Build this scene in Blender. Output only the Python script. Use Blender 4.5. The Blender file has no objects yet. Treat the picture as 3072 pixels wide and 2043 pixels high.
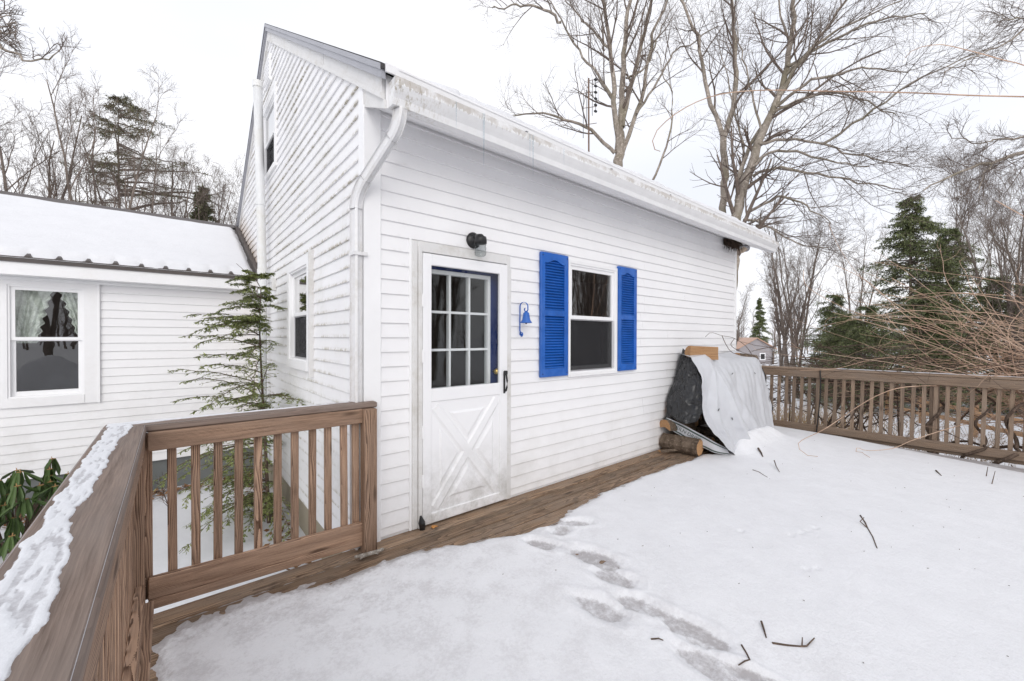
import bpy, math, random
import numpy as np
from mathutils import Matrix, Vector
random.seed(7)
scene = bpy.context.scene
COL = scene.collection

# ---------------------------------------------------------------- camera
CAM = Vector((-1.011, -2.752, 1.406))
yaw, pit, rol = math.radians(50.049), math.radians(-0.41), math.radians(0.127)
Fw = Vector((math.cos(yaw)*math.cos(pit), math.sin(yaw)*math.cos(pit), math.sin(pit)))
Rt = Vector((math.sin(yaw), -math.cos(yaw), 0)); Up = Rt.cross(Fw)
R2 = Rt*math.cos(rol)+Up*math.sin(rol); U2 = Up*math.cos(rol)-Rt*math.sin(rol)
cam_d = bpy.data.cameras.new('camera'); cam_d.sensor_width = 36; cam_d.lens = 1222.3/3072*36
cam_d.clip_start = 0.05; cam_d.clip_end = 3000
cam = bpy.data.objects.new('camera', cam_d); COL.objects.link(cam)
cam.matrix_world = Matrix(((R2.x, U2.x, -Fw.x, CAM.x), (R2.y, U2.y, -Fw.y, CAM.y), (R2.z, U2.z, -Fw.z, CAM.z), (0, 0, 0, 1)))
scene.camera = cam

# ---------------------------------------------------------------- overcast sky and soft sun
SUN_EL, SUN_AZ = 24.0, 212.0
world = bpy.data.worlds.new('World'); scene.world = world; world.use_nodes = True
nt = world.node_tree; nt.nodes.clear()
def wn(t): return nt.nodes.new(t)
out = wn('ShaderNodeOutputWorld'); bg = wn('ShaderNodeBackground'); bg.inputs['Strength'].default_value = 0.1
sky = wn('ShaderNodeTexSky'); sky.sky_type = 'NISHITA'; sky.sun_disc = False
sky.sun_elevation = math.radians(SUN_EL); sky.sun_rotation = math.radians(SUN_AZ); sky.air_density = 1.0; sky.dust_density = 3.0
tc = wn('ShaderNodeTexCoord'); mp = wn('ShaderNodeMapping'); mp.inputs['Scale'].default_value = (1.0, 1.0, 2.2)
nz = wn('ShaderNodeTexNoise'); nz.inputs['Scale'].default_value = 1.3; nz.inputs['Detail'].default_value = 4.0; nz.inputs['Roughness'].default_value = 0.45
rp = wn('ShaderNodeValToRGB')
rp.color_ramp.elements[0].position = 0.30; rp.color_ramp.elements[0].color = (0.800, 0.825, 0.900, 1)
rp.color_ramp.elements[1].position = 0.62; rp.color_ramp.elements[1].color = (0.975, 0.975, 1.0, 1)
gain = wn('ShaderNodeVectorMath'); gain.operation = 'SCALE'; gain.inputs['Scale'].default_value = 10.7
mx = wn('ShaderNodeMix'); mx.data_type = 'RGBA'; mx.inputs['Factor'].default_value = 0.94
nt.links.new(tc.outputs['Generated'], mp.inputs['Vector']); nt.links.new(mp.outputs[0], nz.inputs['Vector'])
nt.links.new(nz.outputs['Fac'], rp.inputs['Fac']); nt.links.new(rp.outputs['Color'], gain.inputs[0])
nt.links.new(sky.outputs['Color'], mx.inputs['A']); nt.links.new(gain.outputs['Vector'], mx.inputs['B'])
nt.links.new(mx.outputs['Result'], bg.inputs['Color']); nt.links.new(bg.outputs[0], out.inputs['Surface'])
sd = bpy.data.lights.new('sun', 'SUN'); sd.energy = 1.15; sd.angle = math.radians(38); sd.color = (1.0, 0.97, 0.93)
sun = bpy.data.objects.new('sun', sd); COL.objects.link(sun)
az = math.radians(SUN_AZ); el = math.radians(SUN_EL)
to_sun = Vector((math.sin(az)*math.cos(el), math.cos(az)*math.cos(el), math.sin(el)))
sun.rotation_euler = to_sun.to_track_quat('Z', 'Y').to_euler()
vs = scene.view_settings
vs.view_transform = 'Standard'; vs.look = 'None'; vs.exposure = 0.17; vs.gamma = 1.0; vs.use_curve_mapping = False
scene.render.film_transparent = False
cy = scene.cycles
cy.use_denoising = True; cy.max_bounces = 8; cy.diffuse_bounces = 4; cy.glossy_bounces = 4; cy.transparent_max_bounces = 16
cy.use_adaptive_sampling = True; cy.adaptive_threshold = 0.02

# ---------------------------------------------------------------- helpers: numbers
def vnoise(x, y, seed=0):
    x = np.asarray(x, float); y = np.asarray(y, float)
    xi = np.floor(x).astype(np.int64); yi = np.floor(y).astype(np.int64); xf = x-xi; yf = y-yi
    def h(a, b):
        n = (a*374761393 + b*668265263 + seed*1442695041) & 0x7fffffff
        n = ((n ^ (n >> 13))*1274126177) & 0x7fffffff
        return ((n ^ (n >> 16)) & 0xffff)/65535.0
    u = xf*xf*(3-2*xf); v = yf*yf*(3-2*yf)
    return (h(xi, yi)*(1-u)+h(xi+1, yi)*u)*(1-v)+(h(xi, yi+1)*(1-u)+h(xi+1, yi+1)*u)*v
def fbm(x, y, seed=0, oct=4):
    s = 0; a = 0.5; t = 0
    for k in range(oct):
        s = s+a*vnoise(np.asarray(x)*2**k+k*17.3, np.asarray(y)*2**k-k*9.1, seed+k); t += a; a *= 0.5
    return s/t
def sstep(a, b, x):
    t = np.clip((np.asarray(x, float)-a)/(b-a), 0, 1); return t*t*(3-2*t)

# ---------------------------------------------------------------- helpers: objects
WM = {}
def link(o, parent=None, M=None):
    COL.objects.link(o)
    M = M or Matrix.Identity(4)
    o.matrix_basis = M; WM[o] = M
    if parent is not None:
        o.parent = parent; o.matrix_parent_inverse = WM[parent].inverted()
    return o
def fast_mesh(name, V, F, mats, smooth=False, mi=None):
    """V (n,3); F list of (m,k) index arrays, k = 3 or 4."""
    me = bpy.data.meshes.new(name)
    V = np.asarray(V, np.float32); Fs = [np.asarray(f, np.int32) for f in (F if isinstance(F, list) else [F]) if len(f)]
    me.vertices.add(len(V)); me.vertices.foreach_set('co', V.ravel())
    loops = np.concatenate([f.ravel() for f in Fs]); tot = np.concatenate([np.full(len(f), f.shape[1], np.int32) for f in Fs])
    st = np.concatenate([[0], np.cumsum(tot)[:-1]]).astype(np.int32)
    me.loops.add(len(loops)); me.loops.foreach_set('vertex_index', loops)
    me.polygons.add(len(tot)); me.polygons.foreach_set('loop_start', st)
    if mi is not None: me.polygons.foreach_set('material_index', np.asarray(mi, np.int32))
    me.polygons.foreach_set('use_smooth', np.full(len(tot), smooth, bool))
    me.update(calc_edges=True)
    for m in (mats if isinstance(mats, (list, tuple)) else [mats]): me.materials.append(m)
    return me
def obj(name, me, parent=None, M=None):
    return link(bpy.data.objects.new(name, me), parent, M)
def pymesh(name, V, F, mat, parent=None, smooth=False, M=None):
    me = bpy.data.meshes.new(name); me.from_pydata([tuple(v) for v in V], [], F)
    for m in (mat if isinstance(mat, (list, tuple)) else [mat]): me.materials.append(m)
    if smooth: me.polygons.foreach_set('use_smooth', [True]*len(me.polygons))
    me.update(); return obj(name, me, parent, M)
def thing(name, label, cat, loc=(0, 0, 0), group=None):
    o = bpy.data.objects.new(name, None); o.empty_display_size = 0.2
    link(o, None, Matrix.Translation(loc)); return tag(o, label, cat, group)
def tag(o, label, cat, group=None, kind=None):
    o['label'] = label
    if cat: o['category'] = cat
    if group: o['group'] = group
    if kind: o['kind'] = kind
    return o
class MB:
    """collects faces of one mesh"""
    def __init__(s): s.V = []; s.F = []
    def add(s, V, F):
        n = len(s.V); s.V += [tuple(v) for v in V]; s.F += [tuple(i+n for i in f) for f in F]; return s
    def box(s, x0, x1, y0, y1, z0, z1, b=0.0):
        if b <= 0:
            V = [(x, y, z) for x in (x0, x1) for y in (y0, y1) for z in (z0, z1)]
            return s.add(V, [(0, 1, 3, 2), (4, 6, 7, 5), (0, 4, 5, 1), (2, 3, 7, 6), (0, 2, 6, 4), (1, 5, 7, 3)])
        lo = (x0, y0, z0); hi = (x1, y1, z1); V = []; idx = {}
        for sx in (0, 1):
            for sy in (0, 1):
                for sz in (0, 1):
                    for ax in range(3):
                        c = [hi[i] if q else lo[i] for i, q in enumerate((sx, sy, sz))]
                        for i, q in enumerate((sx, sy, sz)):
                            if i != ax: c[i] += -b if q else b
                        idx[(sx, sy, sz, ax)] = len(V); V.append(c)
        F = []
        for ax in range(3):
            o1, o2 = [(1, 2), (0, 2), (0, 1)][ax]
            for q in (0, 1):
                def K(p, r):
                    k = [0, 0, 0]; k[ax] = q; k[o1] = p; k[o2] = r; return idx[(*k, ax)]
                F.append((K(0, 0), K(1, 0), K(1, 1), K(0, 1)))
            for p in (0, 1):
                for r in (0, 1):
                    k0 = [0, 0, 0]; k0[o1] = p; k0[o2] = r; k1 = list(k0); k1[ax] = 1
                    F.append((idx[(*k0, o1)], idx[(*k1, o1)], idx[(*k1, o2)], idx[(*k0, o2)]))
        for sx in (0, 1):
            for sy in (0, 1):
                for sz in (0, 1): F.append(tuple(idx[(sx, sy, sz, a)] for a in range(3)))
        return s.add(V, F)
    def prism(s, poly, axis, a, b):
        """extrude polygon given in the two other axes (in axis order) from a to b"""
        n = len(poly); V = []
        for t in (a, b):
            for p in poly:
                v = list(p); v.insert(axis, t); V.append(v)
        F = [tuple(range(n))[::-1], tuple(range(n, 2*n))]+[(i, (i+1) % n, n+(i+1) % n, n+i) for i in range(n)]
        return s.add(V, F)
    def lathe(s, prof, c, axis='z', n=20):
        V = []; F = []
        for r, h in prof:
            for k in range(n):
                a = 2*math.pi*k/n; u, v = r*math.cos(a), r*math.sin(a)
                V.append((c[0]+u, c[1]+v, c[2]+h) if axis == 'z' else (c[0]+u, c[1]+h, c[2]+v) if axis == 'y' else (c[0]+h, c[1]+u, c[2]+v))
        for i in range(len(prof)-1):
            for k in range(n): F.append((i*n+k, i*n+(k+1) % n, (i+1)*n+(k+1) % n, (i+1)*n+k))
        F.append(tuple(range(n))[::-1]); F.append(tuple(range((len(prof)-1)*n, len(prof)*n)))
        return s.add(V, F)
    def tube(s, pts, r, n=8):
        P = np.array(pts, float)[None]; R = np.broadcast_to(np.asarray(r, float), (P.shape[1],))[None]
        V, F = tubes(P, R, n); nn = len(V)
        s.add(V.tolist(), [tuple(f) for f in F.tolist()])
        s.F.append(tuple(len(s.V)-nn+k for k in range(n))[::-1]); s.F.append(tuple(len(s.V)-n+k for k in range(n))); return s
    def build(s, name, mat, parent=None, smooth=False, M=None): return pymesh(name, s.V, s.F, mat, parent, smooth, M)
def tubes(P, R, n):
    """P (N,K,3) polylines, R (N,K) radii -> verts, quad faces"""
    N, K, _ = P.shape
    T = np.gradient(P, axis=1); T /= np.linalg.norm(T, axis=2, keepdims=True)+1e-9
    ref = np.where(np.abs(T[:, :1, 2:3]) < 0.85, np.array([0, 0, 1.0]), np.array([1.0, 0, 0]))
    ref = np.broadcast_to(ref, T.shape)
    A = np.cross(T, ref); A /= np.linalg.norm(A, axis=2, keepdims=True)+1e-9
    B = np.cross(T, A)
    an = np.arange(n)*2*np.pi/n
    V = P[:, :, None, :]+R[:, :, None, None]*(A[:, :, None, :]*np.cos(an)[None, None, :, None]+B[:, :, None, :]*np.sin(an)[None, None, :, None])
    V = V.reshape(-1, 3)
    i = np.arange(N)[:, None, None]*K*n; j = np.arange(K-1)[None, :, None]*n; k = np.arange(n)[None, None, :]; k2 = (k+1) % n
    F = np.stack([i+j+k, i+j+k2, i+j+n+k2, i+j+n+k], -1).reshape(-1, 4)
    return V, F
def resample(P, K):
    P = np.array(P, float); d = np.concatenate([[0], np.cumsum(np.linalg.norm(np.diff(P, axis=0), axis=1))])
    # Catmull-Rom through the points, evaluated evenly
    t = np.linspace(0, d[-1], K); Q = np.zeros((K, 3)); n = len(P)
    for q, tt in enumerate(t):
        i = min(np.searchsorted(d, tt, side='right')-1, n-2); u = (tt-d[i])/(d[i+1]-d[i]+1e-9)
        p0, p1, p2, p3 = P[max(i-1, 0)], P[i], P[i+1], P[min(i+2, n-1)]
        Q[q] = 0.5*((2*p1)+(-p0+p2)*u+(2*p0-5*p1+4*p2-p3)*u*u+(-p0+3*p1-3*p2+p3)*u**3)
    return Q
def frame(p0, p1, up=(0, 0, 1)):
    """matrix at p0 with local x towards p1"""
    X = (Vector(p1)-Vector(p0)); L = X.length; X.normalize(); Z = Vector(up)
    Y = Z.cross(X)
    if Y.length < 1e-4: Y = Vector((0, 1, 0)).cross(X)
    Y.normalize(); Z = X.cross(Y)
    return Matrix(((X.x, Y.x, Z.x, p0[0]), (X.y, Y.y, Z.y, p0[1]), (X.z, Y.z, Z.z, p0[2]), (0, 0, 0, 1))), L
BOARDS = {}
def board(name, p0, p1, w, t, mat, parent, up=(0, 0, 1), bev=0.004):
    """sawn board from p0 to p1 (centre line); w along local y, t along local z"""
    M, L = frame(p0, p1, up); key = (round(L, 3), w, t, mat.name)
    if key not in BOARDS:
        mb = MB().box(0, L, -w/2, w/2, -t/2, t/2, bev)
        me = bpy.data.meshes.new(name); me.from_pydata(mb.V, [], mb.F); me.materials.append(mat); me.update(); BOARDS[key] = me
    return obj(name, BOARDS[key], parent, M)

# ---------------------------------------------------------------- materials
class NT:
    def __init__(s, name):
        s.m = bpy.data.materials.new(name); s.m.use_nodes = True; s.t = s.m.node_tree
        s.b = s.t.nodes['Principled BSDF']; s.o = s.t.nodes['Material Output']
    def n(s, t, **k):
        q = s.t.nodes.new(t)
        for a, v in k.items():
            if a in q.inputs: q.inputs[a].default_value = v
            else: setattr(q, a, v)
        return q
    def l(s, a, b): s.t.links.new(a, b); return b
    def math(s, op, a, b=None, clamp=False):
        q = s.t.nodes.new('ShaderNodeMath'); q.operation = op; q.use_clamp = clamp
        for i, v in enumerate((a, b)):
            if v is None: continue
            if isinstance(v, (int, float)): q.inputs[i].default_value = v
            else: s.t.links.new(v, q.inputs[i])
        return q.outputs[0]
    def mix(s, f, a, b):
        q = s.t.nodes.new('ShaderNodeMix'); q.data_type = 'RGBA'
        for v, k in ((f, 'Factor'), (a, 'A'), (b, 'B')):
            sock = [i for i in q.inputs if i.name == k and (i.type == 'RGBA' if k != 'Factor' else i.type == 'VALUE')][0]
            if isinstance(v, (int, float)): sock.default_value = v
            elif isinstance(v, tuple): sock.default_value = (*v, 1)
            else: s.t.links.new(v, sock)
        return [x for x in q.outputs if x.type == 'RGBA'][0]
    def noise(s, vec, scale, detail=3, rough=0.5, sc=None):
        if sc is not None:
            m = s.t.nodes.new('ShaderNodeMapping'); m.inputs['Scale'].default_value = sc; s.t.links.new(vec, m.inputs['Vector']); vec = m.outputs[0]
        q = s.t.nodes.new('ShaderNodeTexNoise'); q.inputs['Scale'].default_value = scale; q.inputs['Detail'].default_value = detail; q.inputs['Roughness'].default_value = rough
        s.t.links.new(vec, q.inputs['Vector']); return q.outputs['Fac']
    def ramp(s, f, p0, p1, c0=(0, 0, 0), c1=(1, 1, 1)):
        q = s.t.nodes.new('ShaderNodeValToRGB'); e = q.color_ramp.elements
        e[0].position = p0; e[1].position = p1; e[0].color = (*c0, 1); e[1].color = (*c1, 1); s.t.links.new(f, q.inputs[0]); return q.outputs[0]
    def bump(s, h, strength, dist=0.01):
        q = s.t.nodes.new('ShaderNodeBump'); q.inputs['Strength'].default_value = strength; q.inputs['Distance'].default_value = dist
        s.t.links.new(h, q.inputs['Height']); s.t.links.new(q.outputs[0], s.b.inputs['Normal']); return q
    def pos(s): return s.t.nodes.new('ShaderNodeNewGeometry').outputs['Position']
    def objc(s): return s.t.nodes.new('ShaderNodeTexCoord').outputs['Object']
    def rnd(s): return s.t.nodes.new('ShaderNodeObjectInfo').outputs['Random']
    def base(s, c, rough=0.5, spec=0.5):
        if isinstance(c, tuple): s.b.inputs['Base Color'].default_value = (*c, 1)
        else: s.l(c, s.b.inputs['Base Color'])
        s.b.inputs['Roughness'].default_value = rough; s.b.inputs['Specular IOR Level'].default_value = spec; return s.m
def sep(m, v):
    q = m.t.nodes.new('ShaderNodeSeparateXYZ'); m.l(v, q.inputs[0]); return q.outputs
COURSE = 0.1022
def siding_material(name, z0, gable):
    m = NT(name); p = m.pos(); x, y, z = sep(m, p)
    fr = m.math('DIVIDE', m.math('MODULO', m.math('ADD', m.math('SUBTRACT', z, z0), COURSE*400), COURSE), COURSE)   # 0 at the lip .. 1 at the top
    big = m.noise(p, 1.1, 4, 0.6); fine = m.noise(p, 26, 4, 0.65)
    col = m.mix(m.ramp(big, 0.35, 0.7), (0.825, 0.822, 0.835), (0.875, 0.872, 0.88))
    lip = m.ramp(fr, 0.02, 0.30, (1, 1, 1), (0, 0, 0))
    if gable:
        blot = m.ramp(m.noise(p, 2.2, 4, 0.6, (1, 0.6, 2.0)), 0.40, 0.60)
        d = m.math('MULTIPLY', m.math('MULTIPLY', lip, blot), m.ramp(fine, 0.38, 0.6))
        col = m.mix(m.math('MULTIPLY', d, 0.90), col, (0.31, 0.265, 0.16))
        wash = m.math('MULTIPLY', m.ramp(m.noise(p, 1.6, 5, 0.7), 0.50, 0.72), m.ramp(fine, 0.3, 0.62))
        col = m.mix(m.math('MULTIPLY', wash, 0.34), col, (0.46, 0.45, 0.36))
        # brown run-off above the lower roof
        dz = m.math('SUBTRACT', z, m.math('ADD', m.math('MULTIPLY', y, 0.505), 0.10))
        near = m.math('MULTIPLY', m.ramp(dz, 0.0, 0.55, (1, 1, 1), (0, 0, 0)), m.ramp(m.math('SUBTRACT', y, 3.6), 0.0, 0.6))
        col = m.mix(m.math('MULTIPLY', near, m.ramp(fine, 0.25, 0.6)), col, (0.36, 0.22, 0.10))
    else:
        low = m.ramp(z, -0.1, 0.75, (1, 1, 1), (0, 0, 0))
        g = m.math('MULTIPLY', low, m.ramp(m.noise(p, 2.3, 5, 0.65), 0.44, 0.70))
        col = m.mix(m.math('MULTIPLY', g, 0.38), col, (0.42, 0.40, 0.36))
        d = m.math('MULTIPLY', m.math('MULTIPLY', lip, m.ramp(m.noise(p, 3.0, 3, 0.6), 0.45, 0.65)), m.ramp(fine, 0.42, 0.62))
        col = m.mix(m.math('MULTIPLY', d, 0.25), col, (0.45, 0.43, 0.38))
    m.bump(m.noise(p, 9, 2), 0.08, 0.01)
    return m.base(col, 0.42, 0.4)
def plain(name, c, rough=0.5, var=0.06, scale=8, spec=0.5, metal=0.0, bump=0.0, dirt=None, dirt_amt=0.3):
    m = NT(name); p = m.objc(); f = m.noise(p, scale, 4, 0.6)
    a = tuple(max(0, v*(1-var)) for v in c); b = tuple(min(1, v*(1+var)) for v in c)
    col = m.mix(m.ramp(f, 0.3, 0.7), a, b)
    if dirt:
        k = m.math('MULTIPLY', m.ramp(m.noise(p, scale*0.5, 6, 0.75), 0.48, 0.72), dirt_amt); col = m.mix(k, col, dirt)
    m.base(col, rough, spec); m.b.inputs['Metallic'].default_value = metal
    if bump: m.bump(m.noise(p, scale*5, 3), bump, 0.01)
    return m.m
def wood(name, dark, light, grey, gmix=0.4, ring=42, rough=0.75, bri=(0.8, 1.15), dirt=0.0, ra=0.42):
    m = NT(name); o = m.objc(); r = m.rnd()
    off = m.n('ShaderNodeCombineXYZ'); m.l(m.math('MULTIPLY', r, 37.0), off.inputs[0]); m.l(m.math('MULTIPLY', m.math('FRACT', m.math('MULTIPLY', r, 17.3)), 0.05), off.inputs[1])
    m.l(m.math('ADD', m.math('MULTIPLY', m.math('FRACT', m.math('MULTIPLY', r, 7.7)), 0.05), 0.035), off.inputs[2])
    va = m.n('ShaderNodeVectorMath', operation='ADD'); m.l(o, va.inputs[0]); m.l(off.outputs[0], va.inputs[1]); v = va.outputs[0]
    q = m.n('ShaderNodeTexNoise', Scale=1.0, Detail=2.0); mp1 = m.n('ShaderNodeMapping'); mp1.inputs['Scale'].default_value = (1.7, 10, 10)
    m.l(v, mp1.inputs['Vector']); m.l(mp1.outputs[0], q.inputs['Vector'])
    ds = m.n('ShaderNodeVectorMath', operation='SUBTRACT'); m.l(q.outputs['Color'], ds.inputs[0]); ds.inputs[1].default_value = (0.5, 0.5, 0.5)
    sc = m.n('ShaderNodeVectorMath', operation='MULTIPLY'); m.l(ds.outputs[0], sc.inputs[0]); sc.inputs[1].default_value = (0.0, 0.045, 0.045)
    ad = m.n('ShaderNodeVectorMath', operation='ADD'); m.l(v, ad.inputs[0]); m.l(sc.outputs[0], ad.inputs[1])
    w = m.n('ShaderNodeTexWave', wave_type='RINGS', rings_direction='X', wave_profile='SAW', Scale=ring); m.l(ad.outputs[0], w.inputs['Vector'])
    w.inputs['Distortion'].default_value = 0.6; w.inputs['Detail Scale'].default_value = 3.0
    st = m.noise(v, 1.0, 5, 0.7, (3.5, 75, 75)); pt = m.noise(v, 1.0, 3, 0.5, (3.5, 14, 14))
    g = m.math('ADD', m.math('MULTIPLY', w.outputs['Fac'], ra), m.math('MULTIPLY', st, 1.14-ra))
    col = m.mix(m.ramp(g, 0.36, 0.74), dark, light)
    col = m.mix(m.math('MULTIPLY', m.ramp(pt, 0.36, 0.66), gmix), col, grey)
    vk = m.n('ShaderNodeTexVoronoi', Scale=1.0); mk = m.n('ShaderNodeMapping'); mk.inputs['Scale'].default_value = (1.9, 8.0, 8.0); m.l(v, mk.inputs['Vector']); m.l(mk.outputs[0], vk.inputs['Vector'])
    col = m.mix(m.math('MULTIPLY', m.ramp(vk.outputs['Distance'], 0.07, 0.15, (1, 1, 1), (0, 0, 0)), 0.75), col, tuple(q_*0.55 for q_ in dark))
    if dirt: col = m.mix(m.math('MULTIPLY', m.ramp(m.noise(v, 1.0, 5, 0.7, (6, 12, 12)), 0.52, 0.70), dirt), col, (0.035, 0.026, 0.02))
    mul = m.n('ShaderNodeMapRange'); m.l(m.math('FRACT', m.math('MULTIPLY', r, 29.1)), mul.inputs[0]); mul.inputs[3].default_value = bri[0]; mul.inputs[4].default_value = bri[1]
    hv = m.n('ShaderNodeVectorMath', operation='SCALE'); m.l(col, hv.inputs[0]); m.l(mul.outputs[0], hv.inputs['Scale'])
    m.bump(m.math('ADD', m.math('MULTIPLY', w.outputs['Fac'], 0.4), st), 0.35, 0.003)
    return m.base(hv.outputs[0], rough, 0.3)
def snow_material(name, col=(0.765, 0.77, 0.795), bump=0.5, attr=None, thin=(0.36, 0.345, 0.35), icy=False):
    m = NT(name); p = m.pos()
    f = m.noise(p, 3.0, 5, 0.6); c = m.mix(m.ramp(f, 0.3, 0.7), tuple(v*0.955 for v in col), col)
    g = m.noise(p, 70, 5, 0.7)
    c = m.mix(m.math('MULTIPLY', m.ramp(m.noise(p, 130, 4, 0.8), 0.50, 0.68), 0.22), c, tuple(v*0.72 for v in col))
    c = m.mix(m.math('MULTIPLY', m.ramp(m.noise(p, 9, 5, 0.7), 0.52, 0.70), 0.22), c, tuple(v*0.84 for v in col))
    if attr:
        a = m.n('ShaderNodeAttribute', attribute_name=attr).outputs['Fac']
        k = m.math('ADD', a, m.math('MULTIPLY', m.math('SUBTRACT', m.noise(p, 34, 6, 0.78), 0.5), 1.5))
        c = m.mix(m.ramp(k, 0.10, 0.62, (0, 0, 0), (1, 1, 1)), thin, c)
        rr = m.ramp(k, 0.1, 0.6, (0.28, 0.28, 0.28), (0.75, 0.75, 0.75)); m.l(rr, m.b.inputs['Roughness'])
        if icy:
            ia = m.n('ShaderNodeAttribute', attribute_name='icy').outputs['Fac']; sp = m.math('ADD', m.math('MULTIPLY', m.noise(p, 5.5, 4, 0.6), 0.55), m.math('MULTIPLY', m.noise(p, 55, 5, 0.75), 0.45))
            c = m.mix(m.math('MULTIPLY', m.math('MULTIPLY', ia, m.ramp(sp, 0.47, 0.60)), 0.55), c, (0.50, 0.48, 0.49))
    m.base(c, 0.75, 0.25)
    if attr: m.l(rr, m.b.inputs['Roughness'])
    m.bump(m.math('ADD', m.math('MULTIPLY', g, 0.55), m.noise(p, 16, 5, 0.65)), bump, 0.014)
    m.b.inputs['Subsurface Weight'].default_value = 0.0
    return m.m
def glass_material(name, tint=(0.86, 0.88, 0.88), k=2.0, wob=0.02, wscale=2.5):
    m = NT(name); m.t.nodes.remove(m.b)
    tr = m.n('ShaderNodeBsdfTransparent'); tr.inputs['Color'].default_value = (*tint, 1)
    gl = m.n('ShaderNodeBsdfGlossy', Roughness=0.005); fr = m.n('ShaderNodeFresnel', IOR=1.5)
    mixn = m.n('ShaderNodeMixShader'); bf = m.n('ShaderNodeNewGeometry').outputs['Backfacing']; m.l(m.math('MULTIPLY', m.math('MULTIPLY', fr.outputs[0], k, True), m.math('SUBTRACT', 1.0, bf)), mixn.inputs[0]); m.l(tr.outputs[0], mixn.inputs[1]); m.l(gl.outputs[0], mixn.inputs[2])
    b = m.n('ShaderNodeBump'); b.inputs['Strength'].default_value = wob; b.inputs['Distance'].default_value = 0.1; m.l(m.noise(m.pos(), wscale, 2), b.inputs['Height'])
    m.l(b.outputs[0], gl.inputs['Normal']); m.l(mixn.outputs[0], m.o.inputs['Surface']); return m.m
def screen_material(name):
    m = NT(name); tr = m.n('ShaderNodeBsdfTransparent'); df = m.n('ShaderNodeBsdfDiffuse'); df.inputs['Color'].default_value = (0.045, 0.045, 0.048, 1)
    mixn = m.n('ShaderNodeMixShader'); mixn.inputs[0].default_value = 0.55; m.l(tr.outputs[0], mixn.inputs[1]); m.l(df.outputs[0], mixn.inputs[2]); m.l(mixn.outputs[0], m.o.inputs['Surface']); return m.m
def bark(name, c0, c1, moss=None, scale=6):
    m = NT(name); p = m.pos(); f = m.noise(p, scale, 5, 0.65, (1, 1, 0.35)); col = m.mix(m.ramp(f, 0.32, 0.68), c0, c1)
    col = m.mix(m.math('MULTIPLY', m.ramp(m.noise(p, scale*2.7, 4, 0.6), 0.55, 0.66), 0.6), col, tuple(min(1, v*1.7) for v in c1))
    if moss: col = m.mix(m.math('MULTIPLY', m.ramp(m.noise(p, 1.3, 4, 0.6), 0.5, 0.7), 0.5), col, moss)
    m.bump(m.noise(p, scale*4, 4, 0.7, (1, 1, 0.25)), 0.5, 0.02); return m.base(col, 0.85, 0.2)
def leafy(name, c0, c1, rough=0.5):
    m = NT(name); p = m.pos(); f = m.noise(p, 5, 3); g = m.n('ShaderNodeNewGeometry').outputs['Random Per Island']
    k = m.math('ADD', m.math('MULTIPLY', f, 0.5), m.math('MULTIPLY', g, 0.5)); col = m.mix(m.ramp(k, 0.25, 0.75), c0, c1)
    m.base(col, rough, 0.3); return m.m

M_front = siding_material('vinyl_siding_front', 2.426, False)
M_gable = siding_material('vinyl_siding_gable', 2.426, True)
M_wing = siding_material('vinyl_siding_wing', 1.736, False)
M_trim = plain('white_trim', (0.85, 0.848, 0.858), 0.45, 0.03, 3, dirt=(0.48, 0.45, 0.40), dirt_amt=0.22)
M_clean = plain('white_vinyl', (0.87, 0.87, 0.88), 0.35, 0.02, 5)
M_oldtrim = plain('weathered_white_trim', (0.72, 0.715, 0.71), 0.55, 0.05, 6, dirt=(0.33, 0.29, 0.22), dirt_amt=0.55)
M_door = None
def door_material():
    m = NT('storm_door_white'); p = m.pos(); x, y, z = sep(m, p)
    low = m.ramp(z, 0.05, 0.62, (1, 1, 1), (0, 0, 0)); g = m.math('MULTIPLY', low, m.ramp(m.noise(p, 7, 6, 0.75), 0.40, 0.68))
    col = m.mix(m.math('MULTIPLY', g, 0.78), (0.85, 0.85, 0.865), (0.42, 0.41, 0.38)); return m.base(col, 0.38, 0.5)
M_door = door_material()
def gutter_material():
    m = NT('gutter_white'); p = m.pos(); x, y, z = sep(m, p)
    st = m.noise(p, 1.0, 3, 0.6, (55, 1, 3)); h = m.math('DIVIDE', m.math('SUBTRACT', 2.952, z), 0.15)
    k = m.math('GREATER_THAN', m.math('SUBTRACT', st, m.math('MULTIPLY', h, 1.3)), 0.16)
    k2 = m.math('MULTIPLY', k, m.ramp(m.noise(p, 9, 3, 0.6), 0.34, 0.58)); k2 = m.math('MULTIPLY', k2, m.math('LESS_THAN', y, -0.36))
    col = m.mix(m.ramp(m.noise(p, 6, 5, 0.7), 0.3, 0.75), (0.76, 0.76, 0.765), (0.86, 0.86, 0.865))
    col = m.mix(m.math('MULTIPLY', k2, 0.50), col, (0.30, 0.24, 0.17))
    end = m.math('MULTIPLY', m.ramp(x, 0.0, 0.45, (1, 1, 1), (0, 0, 0)), m.ramp(m.noise(p, 1.0, 6, 0.75, (45, 45, 14)), 0.50, 0.64))
    col = m.mix(m.math('MULTIPLY', end, 0.75), col, (0.27, 0.21, 0.11)); return m.base(col, 0.4, 0.5)
M_gutter = gutter_material()
M_spout = plain('downspout_white', (0.76, 0.76, 0.77), 0.4, 0.06, 9, dirt=(0.34, 0.31, 0.24), dirt_amt=0.5)
M_pvc = plain('pvc_pipe', (0.76, 0.77, 0.78), 0.4, 0.06, 5, dirt=(0.45, 0.40, 0.27), dirt_amt=0.4)
M_blue = plain('blue_paint', (0.006, 0.105, 0.450), 0.42, 0.18, 7, dirt=(0.10, 0.17, 0.36), dirt_amt=0.35)
M_bluedoor = plain('navy_door_paint', (0.012, 0.035, 0.160), 0.4, 0.1, 5)
M_black = plain('black_metal', (0.012, 0.012, 0.013), 0.4, 0.2, 10)
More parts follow.
